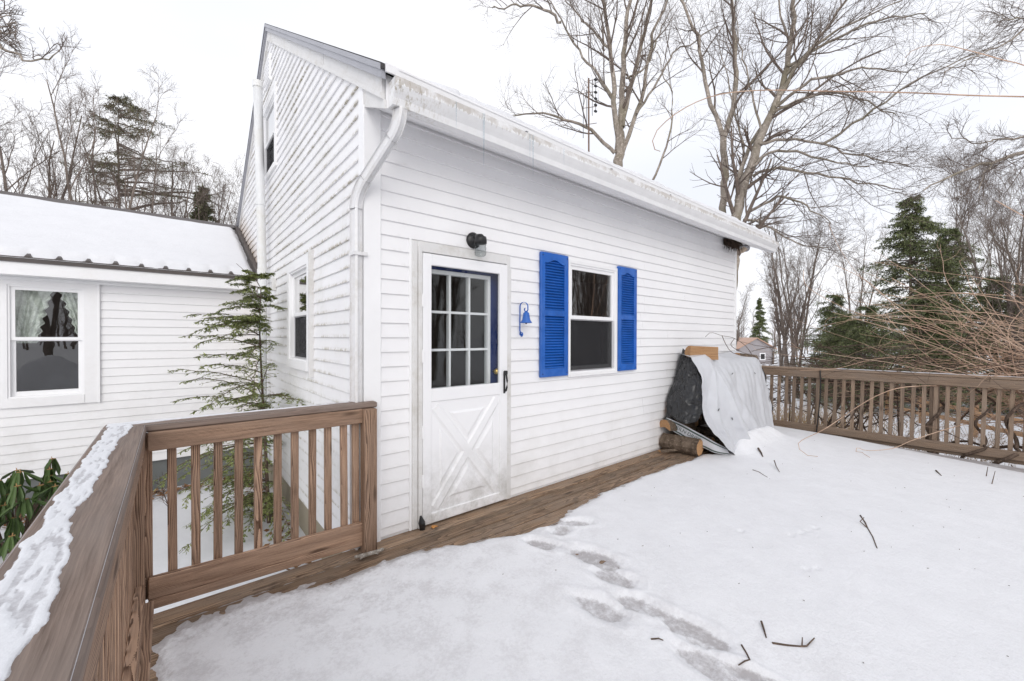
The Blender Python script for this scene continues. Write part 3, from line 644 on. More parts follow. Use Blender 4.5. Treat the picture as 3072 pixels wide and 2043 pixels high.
# ---------------------------------------------------------------- windows
def window(parent, O, U, Nn, op, cas, mat_f, split, proud=0.03, wname='window', screen=True, double_cas=False):
    """double-hung window; op = opening (u0,u1,z0,z1), cas = casing outer"""
    O = Vector(O); U = Vector(U); Nn = Vector(Nn)
    def bx(mb, u0, u1, n0, n1, z0, z1):
        P = [O+U*u+Nn*n+Vector((0, 0, z)) for u in (u0, u1) for n in (n0, n1) for z in (z0, z1)]
        return mb.add(P, [(0, 1, 3, 2), (4, 6, 7, 5), (0, 4, 5, 1), (2, 3, 7, 6), (0, 2, 6, 4), (1, 5, 7, 3)])
    def ring(name, u0, u1, z0, z1, t, n0, n1, mat, par, tb=None, tt=None):
        tb = t if tb is None else tb; tt = t if tt is None else tt
        mb = MB(); bx(mb, u0, u0+t, n0, n1, z0, z1); bx(mb, u1-t, u1, n0, n1, z0, z1); bx(mb, u0+t, u1-t, n0, n1, z1-tt, z1); bx(mb, u0+t, u1-t, n0, n1, z0, z0+tb); return mb.build(name, mat, par)
    u0, u1, z0, z1 = op; c = cas
    w = MB(); bx(w, c[0], u0+0.004, -0.02, proud, c[2], c[3]); bx(w, u1-0.004, c[1], -0.02, proud, c[2], c[3]); bx(w, u0+0.004, u1-0.004, -0.02, proud, z1-0.004, c[3]); bx(w, u0+0.004, u1-0.004, -0.02, proud+0.006, c[2], z0+0.004)
    w = w.build(wname, M_trim, parent)
    ring('frame', u0, u1, z0, z1, 0.022, -0.05, proud-0.010, mat_f, w)
    ua, ub, za, zb = u0+0.022, u1-0.022, z0+0.022, z1-0.022
    s1 = ring('sash', ua, ub, split-0.012, zb, 0.036, -0.012, 0.008, mat_f, w)
    s2 = ring('sash', ua, ub, za, split+0.014, 0.036, -0.042, -0.014, mat_f, w, tb=0.05)
    for s, (a, b, n) in ((s1, (split+0.02, zb-0.034, -0.004)), (s2, (za+0.048, split-0.02, -0.030))):
        q4 = [O+U*u+Nn*n+Vector((0, 0, z)) for u, z in ((ua+0.034, a), (ub-0.034, a), (ub-0.034, b), (ua+0.034, b))]; fc = (0, 1, 2, 3) if (q4[1]-q4[0]).cross(q4[2]-q4[1]).dot(Nn) > 0 else (3, 2, 1, 0); pymesh('pane', q4, [fc], M_glass, w)
    if screen:
        mb = MB(); bx(mb, ua+0.006, ub-0.006, -0.0125, -0.0115, za+0.004, split-0.012); mb.build('insect_screen', M_screen, w)
        ring('screen_frame', ua, ub, za, split-0.012, 0.012, -0.0135, -0.004, M_steel, w)
    return w
w1 = window(house, (0, 0, 0), (1, 0, 0), (0, -1, 0), (2.010, 2.775, 1.045, 2.15), (1.992, 2.792, 1.018, 2.175), M_clean, 1.607, 0.034)
w2 = window(house, (0, 0, 0), (0, 1, 0), (-1, 0, 0), GW1, CAS1, M_clean, 1.635, 0.048)
MB().box(-0.052, 0.0, 1.255, 1.284, 1.04, 2.20).build('side_strip', M_oldtrim, w2)
w3 = window(house, (0, 0, 0), (0, 1, 0), (-1, 0, 0), GW2, CAS2, M_clean, 4.00, 0.03)

# ---------------------------------------------------------------- shutters
def shutter(x0, x1, z0, z1):
    yb, yf = -0.016, -0.048; st = 0.052
    zm = z0+(z1-z0)*0.515; top = z1-0.085; bot = z0+0.078
    s = MB().box(x0, x0+st, yf, yb, z0, z1, 0.004).box(x1-st, x1, yf, yb, z0, z1, 0.004).box(x0+st-0.003, x1-st+0.003, yf+0.0005, yb, z0+0.0005, bot, 0.003).box(x0+st-0.003, x1-st+0.003, yf+0.0005, yb, zm-0.028, zm+0.028, 0.003)
    n = 12; poly = [(x0+st-0.003, z1-0.0005), (x0+st-0.003, top-0.012)]
    for i in range(n+1):
        t = i/n; u = min(max((t-0.12)/0.76, 0), 1); poly.append((x0+st+(x1-x0-2*st)*t, top-0.012+0.034*math.sin(math.pi*u)**1.3))
    poly += [(x1-st+0.003, top-0.012), (x1-st+0.003, z1-0.0005)]
    s.add([(x, y, z) for y in (yf+0.0005, yb) for x, z in poly], [tuple(range(len(poly))), tuple(range(2*len(poly)-1, len(poly)-1, -1))]+[(i, i+len(poly), (i+1) % len(poly)+len(poly), (i+1) % len(poly)) for i in range(len(poly))])
    o = s.build('shutter', M_blue, house)
    for a, b in ((bot, zm-0.028), (zm+0.028, top+0.02)):
        m = MB(); m.box(x0+st, x1-st, yb-0.004, yb-0.001, a, b); z = a+0.004; cnt = max(3, round((b-a)/0.0258)); pitch = (b-a)/cnt
        for i in range(cnt):
            z = a+i*pitch
            m.add([(x, y, zz) for x in (x0+st, x1-st) for (y, zz) in ((yf+0.008, z+0.003), (yf+0.008, z+0.008), (yb-0.003, z+pitch), (yb-0.003, z+pitch-0.007))], [(0, 1, 2, 3), (4, 7, 6, 5), (0, 4, 5, 1), (1, 5, 6, 2), (2, 6, 7, 3), (3, 7, 4, 0)])
        m.build('louver_panel', M_blue, o)['kind'] = 'stuff'
    for x in (x0+0.02, x1-0.02):
        for z in (z0+0.03, z1-0.03): MB().lathe([(0.007, 0.0), (0.006, -0.004)], (x, yf, z), 'y', 8).build('screw', M_bluedoor, o)
shutter(1.607, 1.975, 1.036, 2.203); shutter(2.798, 3.152, 1.036, 2.203)

# ---------------------------------------------------------------- doorway
cas = MB().box(0.330, 0.372, -0.030, 0.0, 0.004, 2.112, 0.003).box(0.374, 0.4045, -0.042, 0.0, 0.004, 2.075, 0.003).box(0.372, 1.2085, -0.034, 0.0, 2.036, 2.112, 0.003).box(1.2085, 1.250, -0.030, 0.0, 0.004, 2.112, 0.003).build('door_casing', M_oldtrim, house)
MB().box(0.312, 0.331, -0.020, 0.0, 0.0, 2.122, 0.002).build('casing_channel', M_clean, cas); MB().box(1.2505, 1.268, -0.020, 0.0, 0.0, 2.0, 0.002).build('casing_channel', M_oldtrim, cas)
MB().box(0.36, 1.22, 0.0, 0.16, -0.03, 0.012, 0.003).build('threshold', M_oldtrim, house)
MB().box(0.405, 0.42, 0.0, 0.10, 0.012, 2.03).box(1.192, 1.207, 0.0, 0.10, 0.012, 2.03).box(0.42, 1.192, 0.0, 0.10, 2.015, 2.03).build('door_jamb', M_bluedoor, house)
dx0, dx1, dz0, dz1 = 0.407, 1.206, 0.016, 2.028; yo, yi = -0.044, -0.012
sd_ = MB().box(dx0, 0.478, yo, yi, dz0, dz1, 0.004).box(1.124, dx1, yo, yi, dz0, dz1, 0.004).box(0.477, 1.125, yo+0.0004, yi, 1.944, dz1-0.0004, 0.004).box(0.477, 1.125, yo+0.0004, yi, 0.925, 1.022, 0.004).box(0.477, 1.125, yo+0.0004, yi, dz0+0.0004, 0.092, 0.004)
sd_ = sd_.build('storm_door', M_door, house)
MB().box(0.470, 1.13, -0.034, -0.018, 0.085, 0.93).build('lower_panel', M_door, sd_)
# crossbuck: bevelled diagonal bars and four raised triangles
pa = MB(); x0, x1, z0, z1 = 0.510, 1.095, 0.125, 0.885
def bar(mb, a, b, w, y0, y1, bev):
    d = Vector((b[0]-a[0], b[1]-a[1])); d.normalize(); nrm = Vector((-d.y, d.x))
    P = []
    for wid, y in ((w/2, y0), (w/2-bev, y1)):
        for pnt, s in ((a, -1), (b, -1), (b, 1), (a, 1)): P.append((pnt[0]+nrm.x*wid*s, y, pnt[1]+nrm.y*wid*s))
    mb.add(P, [(4, 5, 6, 7), (0, 1, 5, 4), (1, 2, 6, 5), (2, 3, 7, 6), (3, 0, 4, 7)])
for f in range(2):
    q = MB(); bar(q, (x0, z0 if f == 0 else z1), (x1, z1 if f == 0 else z0), 0.085, -0.034, -0.0425 if f == 0 else -0.0427, 0.016); q.build('cross_bar', M_door, sd_)
cx_, cz_ = (x0+x1)/2, (z0+z1)/2
for tri in (((x0, z0), (x0, z1)), ((x1, z1), (x1, z0)), ((x1, z0), (x0, z0)), ((x0, z1), (x1, z1))):
    T = [Vector(tri[0]), Vector(tri[1]), Vector((cx_, cz_))]; ce = (T[0]+T[1]+T[2])/3
    q = MB(); A = [ce+(t-ce)*0.60 for t in T]; B = [ce+(t-ce)*0.46 for t in T]
    q.add([(t.x, -0.034, t.y) for t in A]+[(t.x, -0.0425, t.y) for t in B], [(3, 4, 5), (5, 4, 3), (0, 1, 4, 3), (1, 2, 5, 4), (2, 0, 3, 5)][:1]+[(0, 1, 4, 3), (1, 2, 5, 4), (2, 0, 3, 5)]); q.build('raised_panel', M_door, sd_)
pymesh('glass', [(0.476, -0.028, 1.02), (1.126, -0.028, 1.02), (1.126, -0.028, 1.946), (0.476, -0.028, 1.946)], [(0, 1, 2, 3)], M_doorglass, sd_)
for z in (0.30, 0.66, 1.22, 1.63): MB().box(0.398, 0.414, -0.052, -0.040, z, z+0.095, 0.002).build('hinge', M_clean, sd_)
hd = MB().box(1.160, 1.182, -0.050, -0.044, 0.93, 1.12, 0.003).tube([(1.170, -0.05, 1.105), (1.170, -0.075, 1.09), (1.172, -0.083, 1.04), (1.172, -0.080, 0.985), (1.172, -0.068, 0.955), (1.172, -0.05, 0.948)], 0.008, 8); hd.box(1.160, 1.182, -0.082, -0.050, 1.09, 1.125, 0.004)
hd.build('handle', M_black, sd_)
MB().tube([(0.40, -0.05, -0.0), (0.392, -0.055, 0.05), (0.388, -0.045, 0.10)], [0.022, 0.026, 0.006], 7).build('broken_corner', M_black, cas)
idr = MB().box(0.420, 0.478, 0.055, 0.095, 0.012, 2.015).box(1.090, 1.192, 0.055, 0.095, 0.012, 2.015).box(0.478, 1.090, 0.055, 0.095, 1.930, 2.015).box(0.478, 1.090, 0.055, 0.095, 0.012, 0.985).build('entry_door', M_bluedoor, house)
MB().box(0.478, 0.505, 0.045, 0.09, 0.985, 1.930).box(1.060, 1.090, 0.045, 0.09, 0.985, 1.930).box(0.505, 1.060, 0.045, 0.09, 1.900, 1.930).box(0.505, 1.060, 0.045, 0.09, 0.985, 1.012).build('lite_frame', M_trim, idr)
for i in (1, 2):
    x = 0.505+0.185*i; MB().box(x-0.009, x+0.009, 0.047, 0.088, 1.012, 1.900).build('muntin', M_trim, idr)
    z = 1.012+0.296*i; MB().box(0.505, 1.060, 0.0475, 0.0885, z-0.009, z+0.009).build('muntin', M_trim, idr)
for i in range(3):
    for j in range(3): pymesh('pane', [(0.505+0.185*a_, 0.067, 1.012+0.296*b_) for a_, b_ in ((i, j), (i+1, j), (i+1, j+1), (i, j+1))], [(0, 1, 2, 3)], M_doorglass, idr)
MB().lathe([(0.014, 0.0), (0.012, -0.03), (0.027, -0.035), (0.030, -0.05), (0.022, -0.066), (0.005, -0.07)], (1.135, 0.055, 1.115), 'y', 16).build('knob', M_brass, idr, True)

# ================================================================ lower wing on the left
wing = thing('house_wing', 'low white wing under a snow covered brown metal roof', 'house', (-3, 6.5, -0.6))
WY = 4.28; WX = -5.6
WOP = (-2.395, -1.798, 0.715, 1.985); WCA = (-2.470, -1.690, 0.615, 2.066)
ww = wall_panel('wall', (0, WY, 0), (1, 0, 0), (0, -1, 0), (WX, -0.02, -0.205, 2.2), [WOP], M_trim, wing)
side_wall(ww, (0, WY, 0), (1, 0, 0), (0, -1, 0), 1.736, -0.205, 2.07, WX, -0.02, [(WCA[0], WCA[1]+0.02, WCA[2], 2.2)], M_wing, [-1.1, -0.9, -3.6], seed=12)
window(wing, (0, WY, 0), (1, 0, 0), (0, -1, 0), WOP, WCA, M_clean, 1.376, 0.034, screen=False)
MB().box(WCA[1], WCA[1]+0.02, WY-0.04, WY, 0.61, 2.07).build('casing_strip', M_clean, wing)
MB().box(WX, -0.02, WY+0.03, WY+0.30, -1.2, -0.207).build('foundation', M_conc, wing)
MB().box(WX, -0.1, 8.8, 8.9, -0.6, 2.2).box(WX, WX+0.1, WY+0.1, 8.8, -0.6, 3.0).build('rear_wall', M_trim, wing)
MB().box(WX+0.1, -0.1, 6.2, 6.25, -0.2, 2.2).box(WX+0.1, -0.1, WY+0.1, 6.2, -0.25, -0.2).box(WX+0.1, -0.1, WY+0.1, 6.2, 2.15, 2.2).build('room', M_room, wing)
WE_Y, WE_Z, WR_Y, WS = 4.02, 2.265, 6.60, 0.474; WR_Z = WE_Z+WS*(WR_Y-WE_Y)
def wz(y): return WE_Z+WS*(y-WE_Y)
def slab(y0, y1, dz0, dz1, x0, x1): return MB().add([(x, y, wz(y)+dz) for x in (x0, x1) for y in (y0, y1) for dz in (dz0, dz1)], [(0, 1, 3, 2), (4, 6, 7, 5), (0, 4, 5, 1), (2, 3, 7, 6), (0, 2, 6, 4), (1, 5, 7, 3)])
wr = slab(WE_Y, WR_Y, -0.03, 0.0, WX-0.2, -0.02).build('roof', M_roofmetal, wing)
MB().add([(x, y, z) for x in (WX-0.2, -0.02) for (y, z) in ((WR_Y, WR_Z), (9.1, WR_Z-WS*2.5)) for z in (z-0.03, z)], [(0, 1, 3, 2), (4, 6, 7, 5), (0, 4, 5, 1), (2, 3, 7, 6), (0, 2, 6, 4), (1, 5, 7, 3)]).build('roof', M_roofmetal, wing)
x = -0.14
while x > WX-0.1:
    MB().add([(xx, y, wz(y)+dz) for y in (WE_Y, WR_Y-0.05) for xx, dz in ((x-0.028, 0.0), (x-0.013, 0.021), (x+0.013, 0.021), (x+0.028, 0.0))], [(0, 1, 5, 4), (1, 2, 6, 5), (2, 3, 7, 6), (0, 3, 2, 1), (4, 5, 6, 7)]).build('roof_rib', M_roofmetal, wr); x -= 0.229
MB().add([(x, y, z) for x in (WX-0.2, -0.02) for (y, z) in ((WR_Y-0.13, wz(WR_Y-0.13)+0.024), (WR_Y, WR_Z+0.045), (WR_Y+0.13, wz(WR_Y-0.13)+0.024), (WR_Y, WR_Z+0.035))], [(0, 1, 5, 4), (1, 2, 6, 5), (2, 3, 7, 6), (3, 0, 4, 7), (0, 3, 2, 1), (4, 5, 6, 7)]).build('ridge_cap', M_roofmetal, wr)
MB().box(WX-0.2, -0.02, WE_Y-0.012, WE_Y+0.004, WE_Z-0.058, WE_Z-0.003).build('eave_trim', M_roofmetal, wing)
MB().box(WX, -0.02, WE_Y+0.005, WE_Y+0.025, 2.072, WE_Z-0.031).build('fascia', M_trim, wing)
MB().box(WX, -0.02, WE_Y+0.0255, WY, 2.072, 2.085).build('soffit', M_clean, wing)
MB().box(WX, -0.02, WY-0.05, WY-0.0145, 2.035, 2.0715, 0.004).build('frieze', M_clean, wing)
# flashing where the wing roof meets the gable
MB().add([(xx, y, wz(y)+dz) for xx in (-0.075, -0.017) for y in (WE_Y, WR_Y) for dz in (0.003, 0.06)], [(0, 1, 3, 2), (4, 6, 7, 5), (0, 4, 5, 1), (2, 3, 7, 6), (0, 2, 6, 4), (1, 5, 7, 3)]).build('flashing', M_roofmetal, wing)
# snow on the wing roof
n1, n2 = 260, 90
ax = np.linspace(WX-0.15, -0.06, n1); ay = np.linspace(WE_Y-0.02, WR_Y-0.17, n2); AX, AY = np.meshgrid(ax, ay, indexing='ij')
rib = np.exp(-(((((-0.14-AX)/0.229)+0.5) % 1.0-0.5)*0.229/0.04)**2)
e0 = AY-WE_Y-0.012+0.03*(fbm(AX*6, AY*2, 61)-0.5)-0.03*rib*(AY < WE_Y+0.15); e1 = (WR_Y-0.20)-AY+0.05*(fbm(AX*3, AY*3, 62)-0.5); e2 = -0.10-AX+0.05*(fbm(AX*4, AY*4, 63)-0.5)+0.12*sstep(6.2, 5.0, AY)*0
hh = (0.075+0.025*(fbm(AX*0.8, AY*0.8, 64)-0.5))*np.sqrt(np.clip(sstep(0, 0.10, e0)*sstep(0, 0.10, e1)*sstep(0, 0.08, e2), 0, 1))
me = fast_mesh('roof_snow', np.stack([AX, AY, WE_Z+WS*(AY-WE_Y)-0.004+hh], -1).reshape(-1, 3), grid_faces(n1, n2), M_snow, True)
tag(obj('roof_snow', me), 'smooth thick snow on the low metal roof of the wing', 'snow', kind='stuff')
# snow on the main roof above the gutter
n1, n2 = 560, 66
ax = np.linspace(0.05, 6.5, n1); ay = np.concatenate([np.linspace(EY-0.018, EY+0.06, 16), np.linspace(EY+0.09, 3.36, n2-16)]); AX, AY = np.meshgrid(ax, ay, indexing='ij')
e0 = AY-(EY-0.017)-0.05*np.clip(fbm(AX*4, AY*0, 71)-0.5, 0, 1)-0.08*np.exp(-((AX-0.55)/0.04)**2); e2 = np.minimum(AX-0.18, 6.49-AX)+0.2*(fbm(AX*3, AY*3, 72)-0.5)
hh = (0.034+0.045*(fbm(AX*2.2, AY*2.2, 73)-0.45)+0.035*(fbm(AX*10, AY*10, 74)-0.5))*np.sqrt(np.clip(sstep(0, 0.035, e0)*sstep(0, 0.25, e2)*sstep(3.36, 3.2, AY), 0, 1))
me = fast_mesh('roof_snow', np.stack([AX, AY, RZ-SL*(RY-AY)-0.004+hh], -1).reshape(-1, 3), grid_faces(n1, n2), M_snow, True)
tag(obj('roof_snow', me), 'lumpy crust of old snow above the white gutter', 'snow', kind='stuff')
# curtains inside the wing window
def curtain(x0, x1t, x1b, z0, z1, seed, sgn):
    nu, nv = 70, 40; V = []
    for i in range(nu):
        for j in range(nv):
            u = i/(nu-1); v = j/(nv-1); z = z1+(z0-z1)*v; w = x1t+(x1b-x1t)*v**0.8
            x = x0+(w-x0)*u; ruf = sstep(0.72, 1.0, u)
            y = 4.385+0.014*math.sin(u*30+v*5)*(1-0.3*u)+0.022*float(ruf)*math.sin(v*36+u*4)
            x += sgn*float(ruf)*0.012*math.sin(v*42); V.append((x, y, z))
    return fast_mesh('curtain', V, grid_faces(nu, nv), M_curtain, True)
for (a, lab) in (((-2.40, -2.06, -2.19, 1.33, 1.97, 1, 1), 'sage ruffled curtain with the wide sweep in the wing window'), ((-1.79, -2.04, -1.86, 1.33, 1.97, 2, -1), 'narrow sage ruffled curtain in the wing window, nearest the siding')):
    tag(obj('curtain', curtain(*a)), lab, 'curtain', 'curtains in the wing window')
# ================================================================ railings
def railing_short():
    t = thing('deck_railing', 'short brown deck railing ending in a post at the house corner', 'railing', (-0.55, -0.06, 0))
    board('cap_rail', (-1.265, 0.012, 0.952), (0.052, -0.012, 0.956), 0.140, 0.038, M_cap, t, bev=0.008)
    board('top_rail', (-1.10, -0.066, 0.8885), (-0.048, -0.066, 0.8905), 0.038, 0.092, M_rail, t)
    board('bottom_rail', (-1.10, -0.066, 0.163), (-0.048, -0.066, 0.136), 0.038, 0.105, M_rail, t)
    board('bottom_rail', (-1.10, -0.064, 0.084), (-0.048, -0.064, 0.060), 0.040, 0.048, M_rail, t)
    board('post', (-0.010, -0.085, -0.02), (-0.010, -0.085, 0.936), 0.075, 0.085, M_rail, t, up=(1, 0, 0))
    for x0, x1 in ((-1.119, -1.083), (-1.025, -.988), (-.930, -.893), (-.834, -.796), (-.740, -.700), (-.647, -.606), (-.551, -.511), (-.458, -.417), (-.363, -.322), (-.271, -.229), (-.173, -.132), (-.098, -.058)):
        x = (x0+x1)/2; board('baluster', (x+random.uniform(-.003, .003), -0.028, 0.10), (x+random.uniform(-.003, .003), -0.028, 0.925), 0.038, 0.038, M_rail, t, up=(0, 1, 0), bev=0.003)
def railing_long():
    t = thing('deck_railing', 'long brown deck railing with a wide snow streaked cap', 'railing', (-1.18, -1.9, 0))
    board('cap_rail', (-1.184, -0.062, 0.9525), (-1.184, -3.9, 0.9525), 0.160, 0.040, M_cap, t, bev=0.008)
    board('top_rail', (-1.128, -0.02, 0.884), (-1.128, -3.9, 0.884), 0.038, 0.092, M_rail, t)
    board('bottom_rail', (-1.128, -0.09, 0.155), (-1.128, -3.9, 0.13), 0.038, 0.095, M_rail, t)
    board('bottom_rail', (-1.098, -0.09, 0.085), (-1.098, -3.9, 0.06), 0.040, 0.048, M_rail, t)
    for y in (-0.045, -1.9, -3.8): board('post', (-1.155 if y > -0.1 else -1.168, y-(0.020 if y > -0.1 else 0), -0.3), (-1.155 if y > -0.1 else -1.168, y-(0.020 if y > -0.1 else 0), 0.932), 0.085, 0.075 if y > -0.1 else 0.085, M_rail, t, up=(0, 1, 0))
    y = -0.14
    while y > -3.8: board('baluster', (-1.166, y, 0.10), (-1.166, y, 0.925), 0.038, 0.038, M_rail, t, up=(0, 1, 0), bev=0.003); y -= 0.0965
def railing_right():
    t = thing('deck_railing', 'dark weathered railing overgrown by vines beyond the firewood', 'railing', (6.6, -2.0, 0)); X = 6.60
    board('cap_rail', (X+0.01, -0.05, 0.925), (X+0.01, -4.2, 0.945), 0.140, 0.038, M_rail2, t, bev=0.008)
    board('top_rail', (X-0.045, -0.05, 0.853), (X-0.045, -4.2, 0.868), 0.038, 0.105, M_rail2, t)
    board('bottom_rail', (X-0.045, -0.05, 0.020), (X-0.045, -4.2, 0.045), 0.038, 0.105, M_rail2, t)
    board('bottom_rail', (X-0.02, -0.05, -0.056), (X-0.02, -4.2, -0.030), 0.040, 0.045, M_rail2, t)
    for y in (-0.06, -2.22, -4.1): board('post', (X+0.05, y, -1.1), (X+0.05, y, 0.90), 0.09, 0.09, M_rail2, t, up=(0, 1, 0))
    y = -0.13
    while y > -4.1:
        board('baluster', (X-0.005+random.uniform(-.004, .004), y+random.uniform(-.006, .006), -0.02), (X-0.005, y-0.02+random.uniform(-.006, .006), 0.90), 0.040, 0.038, M_rail2, t, up=(1, 0, 0), bev=0.003); y -= 0.1045
    MB().box(6.62, 6.70, -1.42, -0.1, -0.36, -0.11).build('landing_board', M_tanconc, t)
railing_short(); railing_long(); railing_right()
def cap_snow(name, u0, u1, fn, lab, nu=420, nv=34):
    """fn(u) -> (inner edge, outer edge); returns strip snow; mapping supplied by M"""
    pass
def strip(name, label, P0, P1, width, prof, seed, z):
    """snow strip lying on a cap: runs P0->P1, v across; prof(s) gives (v_lo, v_hi)"""
    P0 = np.array(P0); P1 = np.array(P1); Ln = np.linalg.norm(P1-P0); d = (P1-P0)/Ln; nrm = np.array([-d[1], d[0]])
    nu = int(Ln/0.0055); nv = int(width/0.004)
    s = np.linspace(0, Ln, nu); v = np.linspace(-width/2, width/2, nv); S, Vv = np.meshgrid(s, v, indexing='ij')
    lo, hi = prof(S, Vv)
    e = np.minimum(Vv-lo, hi-Vv)+0.016*(fbm(S*26, Vv*60, seed)-0.5)+0.02*(fbm(S*9, Vv*20, seed+1)-0.5)
    melt = fbm(S*14+Vv*40, Vv*90-S*6, seed+2)
    h = 0.0055*sstep(0, 0.008, e)-0.0026*sstep(0.48, 0.62, melt)*sstep(0.004, 0.020, e)
    Q = P0[None, None, :]+S[..., None]*d+Vv[..., None]*nrm
    me = fast_mesh(name, np.stack([Q[..., 0], Q[..., 1], z-0.002+h], -1).reshape(-1, 3), grid_faces(nu, nv), M_capsnow, True)
    a = me.attributes.new('thick', 'FLOAT', 'POINT'); a.data.foreach_set('value', np.clip((h-0.0018)/0.0034, 0, 1).astype(np.float32).ravel())
    tag(obj(name, me), label, 'snow', kind='stuff')
strip('rail_snow', 'melting snow streak along the wide railing cap', (-1.184, -0.02), (-1.184, -3.6), 0.150, lambda S, V: (-0.064+0*S, 0.018+0.060*(fbm(S*2.3, S*0+3, 81)-0.5)+0*V), 83, 0.9725)
strip('rail_snow', 'thin snow along the back of the short railing cap', (-1.25, 0.008), (-0.10, -0.012), 0.130, lambda S, V: (0.012+0.05*(fbm(S*2.6, S*0+5, 87)-0.5)-0.03*sstep(0.3, 0.0, S), 0.058+0*V), 88, 0.9725)
strip('rail_snow', 'thin snow on top of the vine covered railing cap', (6.61, -1.2), (6.61, -4.15), 0.136, lambda S, V: (-0.06+0*S, 0.064-0.06*fbm(S*1.5, S*0, 91)+0*V), 92, 0.955)

# ================================================================ small things on the walls
wl = thing('wall_lamp', 'black jelly jar lamp with clear glass above the storm door', 'lamp', (0.868, -0.01, 2.19))
MB().lathe([(0.064, 0.0), (0.066, -0.012), (0.05, -0.022), (0.03, -0.035), (0.026, -0.05)], (0.868, -0.012, 2.19), 'y', 28).build('back_plate', M_black, wl, True)
MB().tube([(0.868, -0.05, 2.192), (0.868, -0.085, 2.202), (0.868, -0.11, 2.195), (0.868, -0.118, 2.175)], [0.026, 0.03, 0.036, 0.044], 16).build('arm', M_black, wl, True)
MB().lathe([(0.030, 0.055), (0.046, 0.05), (0.0505, 0.03), (0.0505, 0.0), (0.046, -0.004)], (0.868, -0.118, 2.15), 'z', 24).build('cap', M_black, wl, True)
jar = [(0.043, 0.0)]
for k in range(14): jar.append((0.044+0.0022*math.sin(k*1.55)-(0.012 if k == 13 else 0), -0.0075*k))
MB().lathe(jar, (0.868, -0.118, 2.148), 'z', 24).build('glass_jar', M_jar, wl, True)
bl = thing('bell', 'blue painted wall bell on a scroll bracket beside the door', 'bell', (1.37, -0.02, 1.55))
def ribbon(pts, w=0.012, t=0.003):
    mb = MB(); P = [Vector(p) for p in pts]
    V = []; F = []
    for i, p in enumerate(P):
        tn = (P[min(i+1, len(P)-1)]-P[max(i-1, 0)]).normalized(); nn = Vector((1, 0, 0)).cross(tn).normalized()
        for a, b in ((-w/2, -t/2), (w/2, -t/2), (w/2, t/2), (-w/2, t/2)): V.append(p+Vector((a, 0, 0))+nn*b)
        if i: F += [((i-1)*4+k, (i-1)*4+(k+1) % 4, i*4+(k+1) % 4, i*4+k) for k in range(4)]
    F += [(0, 3, 2, 1), (len(V)-4, len(V)-3, len(V)-2, len(V)-1)]; return mb.add(V, F)
pts = []
for k in range(14): a = math.radians(400-k*36); r = 0.007+0.0013*k; pts.append((1.372, -0.020-0.012+r*math.cos(a)*-1-0.0, 1.437+r*math.sin(a)))
pts += [(1.372, -0.016, 1.47), (1.372, -0.016, 1.56), (1.372, -0.018, 1.66)]
for k in range(12): a = math.radians(180-k*19); pts.append((1.372, -0.070-0.052*math.cos(math.radians(180-k*18))*-1*-1, 1.672+0.046*math.sin(math.radians(k*18*0.92+14))))
pts += [(1.372, -0.124, 1.655), (1.372, -0.112, 1.635), (1.372, -0.096, 1.63), (1.372, -0.083, 1.638), (1.372, -0.076, 1.652), (1.372, -0.082, 1.665), (1.372, -0.093, 1.664)]
ribbon(pts).build('bracket', M_blue, bl)
MB().lathe([(0.006, 0.012), (0.012, 0.004), (0.026, -0.008), (0.031, -0.04), (0.036, -0.066), (0.050, -0.088), (0.052, -0.094), (0.046, -0.092), (0.03, -0.066), (0.01, -0.02)], (1.372, -0.100, 1.628), 'z', 28).build('bell_body', M_blue, bl, True)
MB().tube([(1.372, -0.1, 1.60), (1.372, -0.1, 1.535), (1.372, -0.1, 1.525)], [0.003, 0.004, 0.010], 8).build('clapper', M_black, bl)
# nest and flood lamp under the far eave
ns = MB(); r_ = random.Random(5)
ns.add(*(lambda V, F: (V, F))([(5.55, -0.02, 2.845), (5.83, -0.02, 2.855), (5.87, -0.02, 2.93), (5.51, -0.02, 2.93), (5.60, -0.10, 2.87), (5.80, -0.11, 2.88), (5.85, -0.14, 2.93), (5.53, -0.13, 2.93)], [(0, 3, 2, 1), (4, 5, 6, 7), (0, 1, 5, 4), (1, 2, 6, 5), (2, 3, 7, 6), (3, 0, 4, 7)]))
for k in range(420):
    x = r_.uniform(5.50, 5.88); y = r_.uniform(-0.17, -0.02); z = r_.uniform(2.84, 2.93); dx = r_.uniform(-.07, .07); dz = r_.uniform(-0.10, 0.02)
    ns.tube([(x, y, z), (x+dx, y-r_.uniform(0, .025), z+dz)], [0.004, 0.002], 3)
tag(ns.build('bird_nest', M_nest), 'dark straw bird nest packed under the soffit at the wall end', 'nest')
fl = thing('flood_lamp', 'twin flood lamp holder hanging beside the bird nest', 'lamp', (6.0, -0.06, 2.8))
MB().lathe([(0.05, 0.0), (0.05, -0.02), (0.02, -0.03)], (5.93, -0.09, 2.93), 'z', 16).build('mount', M_steel, fl)
for p, q, mat in (((5.90, -0.10, 2.89), (5.98, -0.15, 2.79), M_bulb), ((5.95, -0.09, 2.89), (6.20, -0.10, 2.87), M_steel)):
    d = Vector(q)-Vector(p); P = [Vector(p)+d*t for t in (0, .35, .5, .8, 1.0)]
    b = MB().tube(P[:3], [0.022, 0.024, 0.03], 14).build('lamp_holder', M_oldtrim if mat is M_bulb else M_steel, fl, True); MB().tube(P[2:], [0.03, 0.05, 0.056], 14).build('bulb', mat, fl, True)
